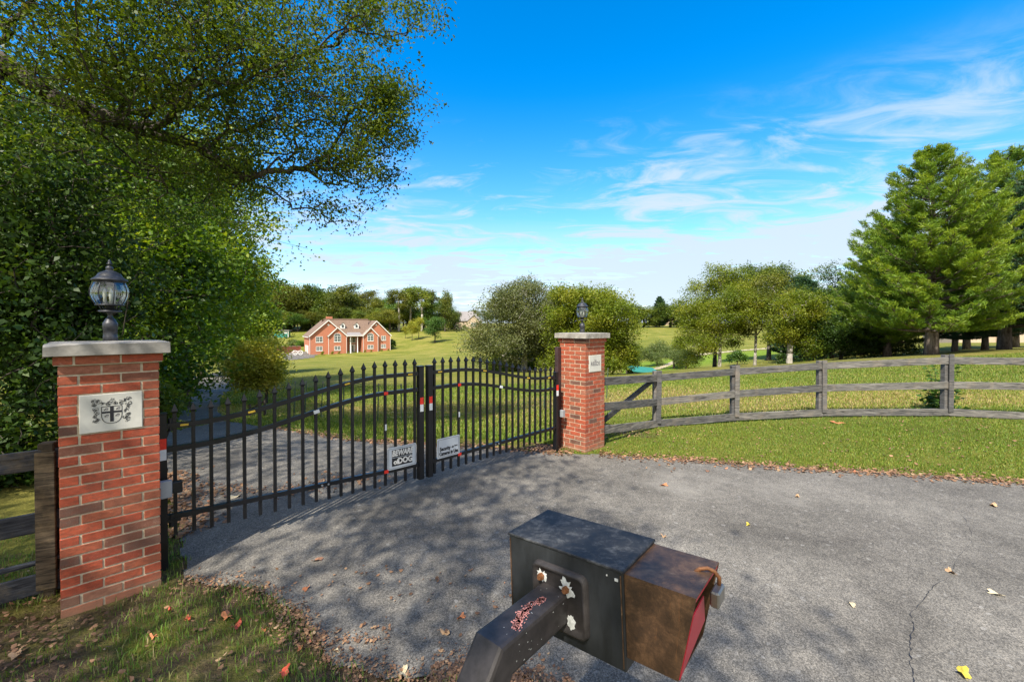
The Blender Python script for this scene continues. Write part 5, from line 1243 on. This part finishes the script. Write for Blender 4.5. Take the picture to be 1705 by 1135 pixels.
# ------------------------------------------------------------ grass and litter
def blades(name, x, y, h, w, mat, seed, rnd=None, zoff=0.0, lean=.5):
    g = np.random.default_rng(seed); n = len(x); z = T(x, y) + zoff; a = g.uniform(0, 6.283, n); ln = g.uniform(.1, 1, n) * lean * h
    bx = np.cos(a) * w; by = np.sin(a) * w; dx = np.cos(a + 1.57 + g.normal(0, .5, n)) * ln; dy = np.sin(a + 1.57 + g.normal(0, .5, n)) * ln
    V = np.zeros((n, 5, 3)); V[:, 0] = np.stack([x - bx, y - by, z - .004], 1); V[:, 1] = np.stack([x + bx, y + by, z - .004], 1)
    V[:, 2] = np.stack([x + bx * .7 + dx * .35, y + by * .7 + dy * .35, z + h * .6], 1); V[:, 3] = np.stack([x - bx * .7 + dx * .35, y - by * .7 + dy * .35, z + h * .6], 1)
    V[:, 4] = np.stack([x + dx, y + dy, z + h * (1 - .25 * ln / np.maximum(h, 1e-4))], 1)
    base_ = (np.arange(n) * 5)[:, None]; loops = (base_ + np.array([0, 1, 2, 3, 3, 2, 4])).ravel(); tot = np.tile([4, 3], n)
    r_ = g.beta(2, 2.5, n) if rnd is None else rnd
    return obj(name, np_mesh(name, V.reshape(-1, 3), loops, tot, np.repeat(r_, 5), mat))
def pnoise(x, y, s, k):
    return (np.sin(x * s + k) * np.cos(y * s * 1.1 + k * 2) + np.sin(x * s * 2.3 + y * s * 1.7 + k * 3) * .6 + np.sin(y * s * 3.9 - x * s * 3.1 + k) * .4) / 2
g = np.random.default_rng(5)
def pil(x, y): 
    ok = np.ones(x.shape, bool)
    for c in (LC, RC):
        dx, dy = x - c.x, y - c.y; a = dx * DV.x + dy * DV.y; b_ = dx * NV.x + dy * NV.y; ok &= ~((abs(a) < W / 2 + .01) & (abs(b_) < W / 2 + .01))
    return ok
# near bank
n = 52000; x = g.uniform(-5.2, .9, n); y = g.uniform(1.0, 4.2, n)
s = sdist(DRIVE, x, y) + wob(x, y); pn = pnoise(x, y, 3.1, 1.3) + g.normal(0, .28, n) - .12
dp = np.hypot(x + 3.35, (y - 2.35)); ok = (s < .015) & pil(x, y) & (pn > -.30) & ((dp > .55) | (g.random(n) < .12)) & (abs(x) < y * 1.35 + .2)
x, y, pn, s = x[ok], y[ok], pn[ok], s[ok]
o = blades('bank_grass', x, y, g.uniform(.018, .055, len(x)) * (1 + .5 * np.clip(pn, 0, 1)), g.uniform(.0016, .0032, len(x)), M['grass_bank'], 6, np.clip(g.beta(2, 2.4, len(x)) + .06 - .22 * pn, 0, 1), lean=.9)
setp(o, 'short patchy grass on the near bank below the brick pillar', 'grass', kind='stuff')
# right verge and field behind it
n = 150000; q = g.random(n); y = 5.0 + q * 4.3; x = g.uniform(.5, 12.5, n)
s = sdist(DRIVE, x, y) + wob(x, y, 2); fl = 8.35 + 0 * x; ok = (s < .03) & pil(x, y) & (x < y * 1.28) & (g.random(n) < .95) & (np.hypot(x - .55, y - 6.95) > .25)
x, y = x[ok], y[ok]; pn = pnoise(x, y, 2.2, .4)
o = blades('verge_grass', x, y, g.uniform(.014, .038, len(x)) * (1.1 + .55 * pn + .6 * (pnoise(x, y, 6.5, 3) > .75)), g.uniform(.0025, .0048, len(x)), M['grass'], 7, np.clip(g.beta(2, 2.8, len(x)) - .16 + .16 * pn, 0, 1), lean=.8)
setp(o, 'mown bright grass verge between the right fence and the asphalt', 'grass', kind='stuff')
n = 230000; rr_ = 7.2 + 13 * g.random(n) ** 1.35; u = g.uniform(-.85, 1.3, n); x = u * rr_; y = rr_
s = sdist(DRIVE, x, y) + wob(x, y, 2); ok = (s < .02) & ~((y < 9.2) & (x > 1.2)); x, y = x[ok], y[ok]; pn = pnoise(x, y, .9, 2.0)
dryb = np.exp(-((y - 11.6 + x * .1) / 2.2) ** 2)
o = blades('lawn_grass', x, y, g.uniform(.03, .065, len(x)), .0035 + .0004 * y, M['grass'], 8, np.clip(g.beta(2, 2.6, len(x)) - .10 + .14 * pn + .38 * dryb, 0, 1), lean=.8)
setp(o, 'mown lawn beyond the gate and fence with a dry tan band', 'grass', kind='stuff')

def litter(name, x, y, size, mat, seed, dz=.02, flatness=.35):
    g2 = np.random.default_rng(seed); n = len(x); z = T(x, y) + dz + g2.random(n) * .006
    c = np.stack([x, y, z], 1); d = g2.normal(0, 1, (n, 3)); d[:, 2] *= flatness * .6; d /= np.linalg.norm(d, axis=1, keepdims=True)
    up = np.stack([g2.normal(0, flatness, n), g2.normal(0, flatness, n), np.ones(n)], 1); sdv = np.cross(d, up); sdv /= np.linalg.norm(sdv, axis=1, keepdims=True)
    L_ = size[:, None]; Wd = L_ * g2.uniform(.25, .42, (n, 1)); curl = up * L_ * g2.uniform(.05, .22, (n, 1))
    V = np.stack([c - d * L_ * .5 + curl, c - d * L_ * .12 + sdv * Wd, c + d * L_ * .25 + sdv * Wd * .7, c + d * L_ * .5 + curl, c + d * L_ * .25 - sdv * Wd * .7, c - d * L_ * .12 - sdv * Wd], 1).reshape(-1, 3)
    b0 = (np.arange(n) * 6)[:, None]; loops = (b0 + np.array([0, 1, 2, 3, 0, 3, 4, 5])).ravel()
    return obj(name, np_mesh(name, V, loops, np.full(2 * n, 4), np.repeat(g2.beta(1.6, 1.9, n), 6), mat))
xs = []; ys = []; sz = []
n = 420; q_ = g.random(n); xs.append(1.5 + 8 * g.random(n)); ys.append(5.6 + 2.9 * q_); sz.append(g.uniform(.02, .055, n))
def along(poly_pts, n, spread, inward, smin, smax):
    P_ = np.array(poly_pts); seg = np.linalg.norm(np.diff(P_, axis=0), axis=1); cum = np.concatenate([[0], np.cumsum(seg)]); t = g.random(n) * cum[-1]
    i = np.clip(np.searchsorted(cum, t) - 1, 0, len(seg) - 1); f = (t - cum[i]) / seg[i]; p = P_[i] + (P_[i + 1] - P_[i]) * f[:, None]
    e = (P_[i + 1] - P_[i]) / seg[i][:, None]; nrm = np.stack([-e[:, 1], e[:, 0]], 1); off = g.normal(0, spread, n)[:, None] + inward
    p = p + nrm * off; xs.append(p[:, 0]); ys.append(p[:, 1]); sz.append(g.uniform(smin, smax, n))
along([(12, 3.8), (9, 4.4), (6.3, 5.3), (4.07, 5.86), (2.4, 6.35), (1.35, 6.62)], 3400, .10, .03, .015, .06)
along([(.95, 6.6), (.44, 6.66), (-1.04, 6.6), (-2.5, 7.15), (-4.47, 8.1)], 1500, .10, -.05, .02, .06)
along([(-2.5, 3.22), (-1.9, 3.12), (-1.4, 2.8), (-1.0, 2.42), (-.55, 2.30), (.1, 2.36)], 1500, .055, .0, .006, .028)
along([(-1.55, 2.75), (-1.15, 2.55), (-.75, 2.62)], 260, .05, .0, .008, .03)
along([(-.45, 2.33), (-.1, 2.35), (.30, 2.20)], 1500, .09, .0, .006, .03)
along([(-3.0, 3.85), (-3.55, 4.55), (-4.35, 5.4)], 900, .16, .0, .02, .07)
n = 600; xs.append(g.uniform(-5, 0, n)); ys.append(g.uniform(1.4, 3.4, n)); sz.append(g.uniform(.012, .04, n))
n = 700; xs.append(-3.35 + g.normal(0, .45, n)); ys.append(2.45 + g.normal(0, .3, n)); sz.append(g.uniform(.012, .045, n))
for cx_, cy_, sp2, n in ((-2.55, 4.9, .22, 160), (-2.0, 5.2, .25, 160), (-3.3, 4.9, .2, 120), (2.1, 8.05, .4, 240), (.6, 6.9, .3, 260)):
    xs.append(cx_ + g.normal(0, sp2, n)); ys.append(cy_ + g.normal(0, sp2 * .5, n)); sz.append(g.uniform(.012, .05, n))
x = np.concatenate(xs); y = np.concatenate(ys); sz_ = np.concatenate(sz); ok = pil(x, y) & (y > .8); 
o = litter('leaf_litter', x[ok], y[ok], sz_[ok], M['litter'], 9); setp(o, 'drifts of brown leaf litter along the asphalt edges and on the bank', 'leaf litter', kind='stuff')

# single fallen leaves
LM = {'orange': plain('leaf_orange', (0.45, 0.17, 0.07), .7, var=.35, scale=60), 'tan': plain('leaf_tan', (0.42, 0.27, 0.15), .75, var=.3, scale=60), 'yellow': plain('leaf_yellow', (0.52, 0.42, 0.05), .6, var=.3, scale=60),
      'red': plain('leaf_red', (0.50, 0.08, 0.04), .6, var=.3, scale=60), 'brown': plain('leaf_brown', (0.20, 0.10, 0.06), .8, var=.4, scale=60), 'cream': plain('leaf_cream', (0.52, 0.45, 0.30), .7, var=.2, scale=60)}
def one_leaf(px, py, size, colr, label, seed):
    size *= .62 if (px < 560 and py > 1000) else .85
    r2_ = random.Random(seed); Z = CAM_Z * F / (py - HY)
    for _ in range(4): Z = (CAM_Z - tz(PX(px, Z), Z) - .015) * F / (py - HY)
    x = PX(px, Z); z = tz(x, Z) + .018; t = MB(); n = 14; pts = []
    for k in range(n):
        a = 6.283 * k / n; rad = size * .5 * (1 + .28 * math.cos(5 * a)) * r2_.uniform(.85, 1.1) * (.75 if abs(math.cos(a)) < .5 else 1)
        pts.append(Vector((math.cos(a) * rad * 1.25, math.sin(a) * rad * .8, .012 * math.sin(a * 2 + seed) + .01 * abs(math.cos(a)))))
    vs = pts + [Vector((0, 0, .002))]; t.add(vs, [(k, (k + 1) % n, n) for k in range(n)])
    t.tube([Vector((size * .55, 0, .008)), Vector((size * .85, .008, .006))], .0012, 4)
    o = t.build('fallen_leaf', LM[colr]); o.location = (x, Z, z); o.rotation_euler = (0, 0, r2_.uniform(0, 6.28)); setp(o, label, 'leaf', 'fallen leaves lying about singly')
for i, (px, py, s, c, lab) in enumerate([
    (767, 1032, .055, 'orange', 'orange curled leaf on the asphalt left of the bent post'), (740, 1057, .07, 'tan', 'square tan leaf on the asphalt below the orange one'), (669, 1125, .06, 'cream', 'pale leaf at the bottom edge left of the post'),
    (1612, 1126, .10, 'yellow', 'large yellow leaf in the bottom right corner of the asphalt'), (508, 983, .06, 'orange', 'orange leaf on the asphalt right of the bank edge'), (527, 935, .07, 'brown', 'dull brown leaf on the shaded asphalt in front of the left gate leaf'),
    (1107, 809, .09, 'orange', 'orange leaf on the asphalt in front of the far pillar'), (1330, 828, .07, 'tan', 'tan leaf halfway across the right asphalt'), (1658, 843, .10, 'tan', 'flat tan leaf near the right edge of the asphalt'),
    (1588, 955, .07, 'tan', 'small tan leaf beside the crack in the asphalt'), (1663, 992, .07, 'cream', 'cream leaf right of the crack in the asphalt'), (1423, 1010, .06, 'cream', 'cream leaf on the asphalt right of the intercom hood'),
    (1248, 875, .06, 'yellow', 'small yellowish leaf behind the intercom box'), (1106, 895, .05, 'tan', 'tiny tan leaf just behind the lid of the intercom box'), (375, 1030, .13, 'orange', 'long rusty leaf on the bank below the asphalt corner'),
    (390, 1046, .10, 'red', 'dark red leaf beside the long rusty leaf on the bank'), (470, 1124, .11, 'red', 'bright red orange leaf at the bottom of the bank'), (18, 1093, .13, 'tan', 'large tan leaf at the bottom left corner'),
    (310, 1033, .06, 'red', 'red leaf on the bank under the middle of the pillar'), (278, 1020, .05, 'red', 'small red leaf on the grass just below the pillar foot'), (250, 1065, .06, 'orange', 'orange leaf on the bank left of the green tuft'),
    (305, 1035, .05, 'orange', 'short orange leaf touching the red leaf on the bank'), (437, 1053, .05, 'orange', 'small orange leaf among the grass right of the dark red leaf'), (498, 1083, .06, 'orange', 'orange leaf near the asphalt side of the bank'),
    (556, 1090, .05, 'cream', 'small pale leaf on the litter at the bank edge'), (545, 1103, .07, 'brown', 'brown leaf at the bank edge near the bottom'), (1395, 704, .20, 'orange', 'orange leaf heap under the third fence post'),
    (340, 853, .12, 'orange', 'orange leaf seen between the pickets of the left gate leaf'), (390, 828, .13, 'cream', 'pale curled leaf on the drive behind the left gate leaf'), (1180, 785, .08, 'brown', 'brown leaf near the verge edge right of the far pillar')]):
    one_leaf(px, py, s, c, lab, i)
# ------------------------------------------------------------ houses
def wall_prism(m, poly, x_is, y0, y1):
    """poly in (x,z) extruded along y"""
    n = len(poly); vs = [(a, y0, b) for a, b in poly] + [(a, y1, b) for a, b in poly]
    m.add(vs, [tuple(range(n)), tuple(range(2 * n - 1, n - 1, -1))] + [(i, (i + 1) % n, n + (i + 1) % n, n + i) for i in range(n)])
def window(par, x0, x1, z0, z1, y, arch=False, grid=(2, 2), gl='glass'):
    w = MB(); f = .10
    cx = (x0 + x1) / 2
    for a, b in (((x0, y - .05, z0), (x0 + f, y + .02, z1)), ((x1 - f, y - .05, z0), (x1, y + .02, z1)), ((x0 + f, y - .05, z0), (x1 - f, y + .02, z0 + f)), ((x0 + f, y - .05, z1 - f), (x1 - f, y + .02, z1))): w.b2(a, b)
    w.b2((cx - .06, y - .045, z0 + f), (cx + .06, y + .02, z1 - f))
    for k in range(1, grid[1]): zz = z0 + (z1 - z0) * k / grid[1]; w.b2((x0 + f, y - .035, zz - .025), (x1 - f, y + .02, zz + .025))
    for q in (.25, .75): xx = x0 + (x1 - x0) * q; w.b2((xx - .02, y - .034, z0 + f), (xx + .02, y + .02, z1 - f))
    w.b2((x0 - .08, y - .09, z0 - .10), (x1 + .08, y + .02, z0 - .001))
    r = (x1 - x0) / 2
    if arch:
        pts = [(cx + r * math.cos(a), y - .02, z1 + r * .8 * math.sin(a)) for a in np.linspace(0, math.pi, 13)]; w.tube(pts, .07, 6)
        for a in (R(45), R(90), R(135)): w.beam((cx, y - .03, z1), (cx + r * math.cos(a), y - .03, z1 + r * .8 * math.sin(a)), .04, .03)
    o = w.build('window', M['white'], par)
    p = MB(); p.b2((x0 + .02, y - .012, z0 + .02), (x1 - .02, y + .012, z1 - .02))
    if arch: p.prism([(r * .97 * math.cos(a), r * .78 * math.sin(a)) for a in np.linspace(0, math.pi, 13)], .02, (cx, y - .012, z1 - .015), (1, 0, 0), (0, 0, 1))
    p.build('pane', M[gl], o); return o
def gable_roof(m, x0, x1, ze, xp, zp, y0, y1, ov=.35, th=.16):
    """two slopes, ridge along y at xp"""
    for xe, s in ((x0, -1), (x1, 1)):
        dx = (xe - xp); dz = ze - zp; L_ = math.hypot(dx, dz); ex, ez = dx / L_, dz / L_
        a = (xp, zp); b = (xe + ex * ov, ze + ez * ov); nx, nz = (-ez, ex) if s > 0 else (ez, -ex)
        if nz < 0: nx, nz = -nx, -nz
        poly = [(a[0], a[1]), b, (b[0] + nx * th, b[1] + nz * th), (a[0], a[1] + th / abs(nz) )]
        wall_prism(m, poly, 0, y0, y1)
def rake(m, x0, x1, ze, xp, zp, y, ov=.35, w=.24, t=.08):
    for xe in (x0, x1):
        dx = xe - xp; dz = ze - zp; L_ = math.hypot(dx, dz); e = (xe + dx / L_ * ov, ze + dz / L_ * ov)
        m.beam((xp, y, zp + .02), (e[0], y, e[1] + .02), t, w, (0, 0, 1))
hx, hy = PX(515.5, 120), 120.0
HB = CAM_Z - (590 - HY) / F * 120
HR = math.atan2(.53, .85)
H_ = empty('brick_house', (hx, hy, HB), HR, 'large red brick house with twin gables, white columns and two dormers on the far lawn', 'house')
BK = M['housebrick']
D = 13.0
def g_wall(x0, x1, ze, xp, zp, y0, y1, nm='wall', zb=-1.5):
    m = MB(); wall_prism(m, [(x0, zb), (x1, zb), (x1, ze), (xp, zp), (x0, ze)], 0, y0, y1); return m.build(nm, BK, H_)
g_wall(0, 9.7, 5.15, 4.9, 9.55, 0, D)
g_wall(14.1, 22.6, 5.15, 18.4, 9.4, 0, D)
g_wall(4.75, 9.72, 5.1, 7.2, 7.5, -.7, -.004, 'front_gable_wall')
g_wall(14.3, 18.7, 5.1, 16.5, 7.45, -.7, -.004, 'front_gable_wall')
m = MB(); m.b2((9.7, 2.6, -1.5), (14.1, D, 5.15)); m.build('entry_wall', BK, H_)
m = MB(); m.b2((9.7, .02, 4.75), (14.1, .35, 5.12)); m.build('porch_beam', BK, H_)
m = MB(); gable_roof(m, 0, 9.7, 5.15, 4.9, 9.55, -.35, D + .3); gable_roof(m, 14.1, 22.6, 5.15, 18.4, 9.4, -.35, D + .3); m.build('side_gable_roof', M['shingle'], H_)
m = MB()
wall_prism(m, [(4.9, 9.45), (18.4, 9.45), (16.9, 10.1), (4.4, 10.1)], 0, 5.4, 6.2)
m.add([(7.3, .3, 5.45), (16.4, .3, 5.45), (17.3, 6.0, 10.15), (4.4, 6.0, 10.15), (7.3, .5, 5.2), (16.4, .5, 5.2), (17.3, 6.3, 9.9), (4.4, 6.3, 9.9)], [(0, 1, 2, 3), (7, 6, 5, 4), (0, 4, 5, 1), (1, 5, 6, 2), (2, 6, 7, 3), (3, 7, 4, 0)])
m.add([(4.4, 6.0, 10.15), (17.3, 6.0, 10.15), (19, D, 5.3), (3, D, 5.3)], [(0, 1, 2, 3)])
m.build('main_roof', M['shingle'], H_)
m = MB(); gable_roof(m, 4.75, 9.72, 5.1, 7.2, 7.5, -1.0, 2.5, .3); gable_roof(m, 14.3, 18.7, 5.1, 16.5, 7.45, -1.0, 2.5, .3); m.build('front_gable_roof', M['shingle'], H_)
m = MB(); m.add([(9.6, -.5, 5.15), (14.3, -.5, 5.15), (13.7, 1.0, 6.1), (10.2, 1.0, 6.1), (9.6, 1.0, 5.15), (14.3, 1.0, 5.15)], [(0, 1, 2, 3), (0, 3, 4), (1, 5, 2), (0, 4, 5, 1), (4, 3, 2, 5)]); m.build('porch_roof', M['shinglegrey'], H_)
m = MB()
rake(m, 0, 9.7, 5.15, 4.9, 9.55, -.40); rake(m, 14.1, 22.6, 5.15, 18.4, 9.4, -.40); rake(m, 4.75, 9.72, 5.1, 7.2, 7.5, -1.05, .3); rake(m, 14.3, 18.7, 5.1, 16.5, 7.45, -1.05, .3)
m.b2((9.8, -.55, 4.98), (14.1, -.45, 5.2))
m.b2((-.5, -.3, 4.72), (-.36, D, 4.9))
m.build('white_fascia', M['white'], H_)
for x in (10.9, 12.85):
    m = MB(); m.lathe([(.19, 0), (.19, .12), (.14, .16), (.13, 4.5), (.17, 4.56), (.19, 4.75)], 14, (x, -.2, .0)); m.build('porch_column', M['white'], H_, True)
for x, y in ((.02, -.06), (4.8, -.76), (9.66, -.76), (14.36, -.76), (18.64, -.76), (22.56, -.06)):
    m = MB(); m.b2((x - .05, y, -.4), (x + .05, y + .055, 5.05)); m.build('downspout', M['white'], H_)
for x0, x1, z0, z1, y, ar in ((1.55, 3.4, 3.35, 5.0, 0, 0), (13.9 + 5.9, 13.9 + 7.3, 3.6, 5.0, 0, 0), (6.25, 8.15, 3.4, 5.05, -.7, 1), (15.55, 17.35, 3.5, 5.05, -.7, 1), (1.6, 3.3, .95, 2.2, 0, 0), (6.3, 8.0, 1.0, 2.2, -.7, 0), (15.55, 17.3, 1.2, 2.3, -.7, 0), (19.75, 21.2, 1.3, 2.4, 0, 0)):
    window(H_, x0, x1, z0, z1, y, bool(ar))
window(H_, 11.0, 12.9, 3.0, 4.6, 2.58)
d = MB(); d.b2((11.1, 2.50, 0), (12.8, 2.59, 2.5)); do = d.build('front_door', M['white'], H_); p = MB(); p.b2((11.75, 2.47, .35), (12.2, 2.49, 2.2)); p.build('door_glass', M['glass'], do)
for x in (9.2, 13.1):
    m = MB(); wall_prism(m, [(x - .62, 7.15), (x + .62, 7.15), (x + .62, 8.35), (x, 9.0), (x - .62, 8.35)], 0, 2.2, 4.6); dm = m.build('dormer', M['white'], H_)
    m = MB(); gable_roof(m, x - .62, x + .62, 8.35, x, 9.02, 2.05, 5.0, .15, .07); m.build('dormer_roof', M['shingle'], dm)
    m = MB(); m.prism([(-.30, 0), (.30, 0)] + [(.30 * math.cos(a), .62 + .32 * math.sin(a)) for a in np.linspace(0, math.pi, 9)], .02, (x, 2.185, 7.45), (1, 0, 0), (0, 0, 1)); m.build('dormer_window', M['glass'], dm)
for x, z in ((4.9, 8.3), (18.35, 8.25)):
    m = MB(); m.tube([(x, .0, z), (x, -.04, z)], .26, 16); m.build('gable_vent', M['white'], H_)
m = MB(); m.b2((5.2, 5.6, 9.0), (6.9, 6.6, 10.75)); m.build('chimney', BK, H_)
for yy in (3.0, 7.0):
    m = MB(); m.b2((-.05, yy, 0), (.0, yy + 2.7, 2.35)); g_ = m.build('garage_door', M['white'], H_)
    m = MB()
    for k in range(4): m.b2((-.056, yy + .2, .25 + .52 * k), (-.052, yy + 2.5, .28 + .52 * k))
    m.build('panel_line', M['boxgrey'], g_)
m = MB(); m.b2((9.9, -1.6, -.6), (13.9, 2.6, .04)); m.build('porch_slab', M['concrete'], H_)
# foundation shrubs
rh = Matrix.Rotation(HR, 3, 'Z')
shrub = tree('x', (0, 0, 0), [(0, 0, 0), (0, 0, .3)], [(0, 0, .45, .65, .5, .42)], 40, 16, .12, .16, M['leaf_bright'], M['bark'], .03, 140, name='shrub', cat='shrub')
first = True
for x, lab, g_ in ((3.0, 'dark little shrub under the left windows of the brick house', .9), (5.6, 'first low shrub left of the house porch', .8), (7.4, 'shrub under the arched window left of the house porch', .7), (9.9, 'shrub against the left side of the house porch', .6), (14.6, 'shrub against the right side of the house porch', .7), (16.4, 'shrub under the arched window right of the house porch', .6), (19.5, 'shrub under the right end windows of the brick house', .6), (21.5, 'last shrub at the right corner of the brick house', .55)):
    q = rh @ Vector((x, -1.6, 0)) + Vector((hx, hy, 0)); loc = (q.x, q.y, tz(q.x, q.y) + .05)
    if first: s_ = shrub; first = False
    else: s_ = copy_tree(shrub)
    s_.location = loc; s_.scale = (g_, g_, g_); s_['label'] = lab; s_['group'] = 'shrubs along the front of the brick house'
q = rh @ Vector((23.6, 1.0, 0)) + Vector((hx, hy, 0))
bb = tree('dark bush against the right end of the brick house', (q.x, q.y, tz(q.x, q.y)), [(0, 0, 0), (0, 0, 1)], [(0, 0, 1.5, 1.1, 1.1, 1.5)], 120, 20, .25, .25, M['leaf_dark'], M['bark'], .06, 141, name='bush', cat='bush')

# retaining wall, shed, white wheels by the parking pad
def atp(px, py, Z): return P(px, py, Z)
a = P(461, 586, 119); b = P(500, 585.5, 126)
rw = empty('retaining_wall', a, 0, 'low red brick retaining wall behind the parking pad left of the house', 'wall')
m = MB(); m.beam(Vector((0, 0, .1)), b - a + Vector((0, 0, .1)), .3, 3.0); m.build('brick_face', BK, rw)
m = MB(); m.beam(Vector((0, 0, 1.66)), b - a + Vector((0, 0, 1.66)), .4, .12); m.build('coping', M['concrete'], rw)
s_p = P(469, 563, 158)
sh_o = empty('garden_shed', (s_p.x, s_p.y, tz(s_p.x, s_p.y)), .2, 'small teal shed with a pale roof at the wood edge left of the house', 'shed')
zz = CAM_Z - (549.5 - HY) / F * 158 - tz(s_p.x, s_p.y)
m = MB(); m.b2((-2.6, 0, -.5), (2.1, 3.0, zz - .3)); m.build('wall', M['teal'], sh_o)
m = MB(); m.b2((-3.0, -.5, zz - .28), (2.6, 3.4, zz)); m.build('roof', M['shinglegrey'], sh_o)
for q_x in (2.16, -2.9):
    m = MB(); m.b2((q_x, -.3, -.5), (q_x + .2, -.1, zz - .3)); m.build('porch_post', M['white'], sh_o)
m = MB(); m.b2((.3, -.05, zz * .55), (1.8, 0, zz * .8)); m.build('window', M['white'], sh_o)
c = P(496, 588, 118); wl_ = empty('white_wheels', (c.x, c.y, tz(c.x, c.y) + .05), .3, 'white round framed wheels standing on the parking pad corner', 'wheel ornament')
for dx in (-.7, .6):
    m = MB(); m.tube([(dx + .56 * math.cos(a), .1 * dx, .64 + .56 * math.sin(a)) for a in np.linspace(0, 6.283, 21)[:-1]], .09, 6, closed=True); m.build('rim', M['white'], wl_, True)
    m = MB()
    for k in range(6): m.beam((dx, .1 * dx, .64), (dx + .54 * math.cos(k * 1.047), .1 * dx, .64 + .54 * math.sin(k * 1.047)), .05, .05)
    m.build('spokes', M['white'], wl_)
m = MB(); m.beam((-1.2, .1, 1.15), (1.1, .1, 1.15), .07, .07); m.beam((-2.3, .1, .15), (-.95, .1, 1.3), .08, .08); m.build('axle_frame', M['white'], wl_)
bush('pale green hedge bush beside the top left of the brick house', 488, 140, 12, 9, 90, 20, .3, 'leaf_willow', 150)
bush('dark round bush beside the teal shed', 500, 138, 8, 9, 80, 20, .3, 'leaf_mid', 151)

# small distant houses
def small_house(label, px, Z, w, d_, hw, hr, wallm, roofm, rz, arch=False, dz=0, name='house'):
    x = PX(px, Z); t = empty(name, (x, Z, tz(x, Z) + dz), rz, label, 'house')
    m = MB(); m.b2((-w / 2, 0, -1.5), (w / 2, d_, hw)); m.build('wall', M[wallm], t)
    m = MB(); m.add([(-w / 2 - .5, -.5, hw), (w / 2 + .5, -.5, hw), (w / 2 + .5, d_ + .5, hw), (-w / 2 - .5, d_ + .5, hw), (-w / 2 + d_ * .38, d_ / 2, hr), (w / 2 - d_ * .38, d_ / 2, hr)], [(0, 1, 5, 4), (1, 2, 5), (2, 3, 4, 5), (3, 0, 4), (3, 2, 1, 0)]); m.build('roof', M[roofm], t)
    # front gable
    gx = w * .10; gw = w * .34
    m = MB(); wall_prism(m, [(gx, -1.5), (gx + gw, -1.5), (gx + gw, hw), (gx + gw / 2, hw + gw * .45), (gx, hw)], 0, -1.2, -.01); m.build('gable_wall', M[wallm], t)
    m = MB(); gable_roof(m, gx, gx + gw, hw, gx + gw / 2, hw + gw * .45, -1.5, d_ * .45, .3, .14); m.build('gable_roof', M[roofm], t)
    window(t, gx + gw * .3, gx + gw * .7, hw * .35, hw * .8, -1.2)
    window(t, -w * .35, -w * .22, hw * .35, hw * .8, 0)
    return t
t = small_house('tan brick house with a grey hipped roof on the skyline above the lawn', 772, 212, 18.0, 11, 3.9, 8.8, 'tanbrick', 'shinglegrey', .1)
gx = 4.5
m = MB(); m.tube([(5.2 + .9 * math.cos(a), -.3, 4.2 + .9 * math.sin(a)) for a in np.linspace(0, 3.14, 9)], .18, 6); m.build('arched_window_trim', M['white'], t)
m = MB(); wall_prism(m, [(-.0 + 4.0, 3.2), (6.4, 3.2), (6.4, 4.4), (5.2, 5.5), (4.0, 4.4)], 0, -.2, 4); m.build('dormer', M['tanbrick'], t)
bush('clipped dark shrub in front of the tan brick house', 760, 206, 2.2, 6, 50, 16, .35, 'leaf_dark', 152)
bush('second dark shrub right of the tan house corner', 772, 204, 4, 7, 60, 16, .35, 'leaf_mid', 153)
small_house('pale house glimpsed between the pine trunks', 1648, 70, 9, 7, 3.0, 5.0, 'tanbrick', 'shinglegrey', -.1)
small_house('small far house roof among the distant row of trees', 1113, 215, 12, 8, 3.5, 7.5, 'tanbrick', 'shingle', 0)
# green roofed shelter in the hollow
gz = 48.0; gxp = PX(1072, gz); gb = tz(gxp, gz); ztop = CAM_Z - (609 - HY) / F * gz
sh2 = empty('field_shelter', (gxp, gz, gb), .12, 'low open shelter with a green metal roof in the hollow behind the fence', 'shelter')
hh = ztop - gb
m = MB(); m.add([(-1.7, -1.2, hh - .45), (1.6, -1.2, hh - .80), (1.6, 1.3, hh - .35), (-1.7, 1.3, hh), (-1.7, -1.2, hh - .51), (1.6, -1.2, hh - .86), (1.6, 1.3, hh - .41), (-1.7, 1.3, hh - .06)], [(0, 1, 2, 3), (7, 6, 5, 4), (0, 4, 5, 1), (1, 5, 6, 2), (2, 6, 7, 3), (3, 7, 4, 0)]); m.build('roof', M['tealroof'], sh2)
for x, y, z in ((-1.55, -1.05, hh - .53), (1.45, -1.05, hh - .85), (1.45, 1.15, hh - .44), (-1.55, 1.15, hh - .1)):
    m = MB(); m.b2((x - .06, y - .06, -.3), (x + .06, y + .06, z)); m.build('post', M['bark'], sh2)
m = MB(); m.b2((-1.5, 1.22, -.3), (1.4, 1.28, hh - .5)); m.build('back_wall', M['wooddark'], sh2)

for p_ in (pA, pB, pC, rt_, y1, wl):     # the prototypes themselves stand hidden in no place: remove them, their copies stay
    for ch in list(p_.children): bpy.data.objects.remove(ch)
    bpy.data.objects.remove(p_)
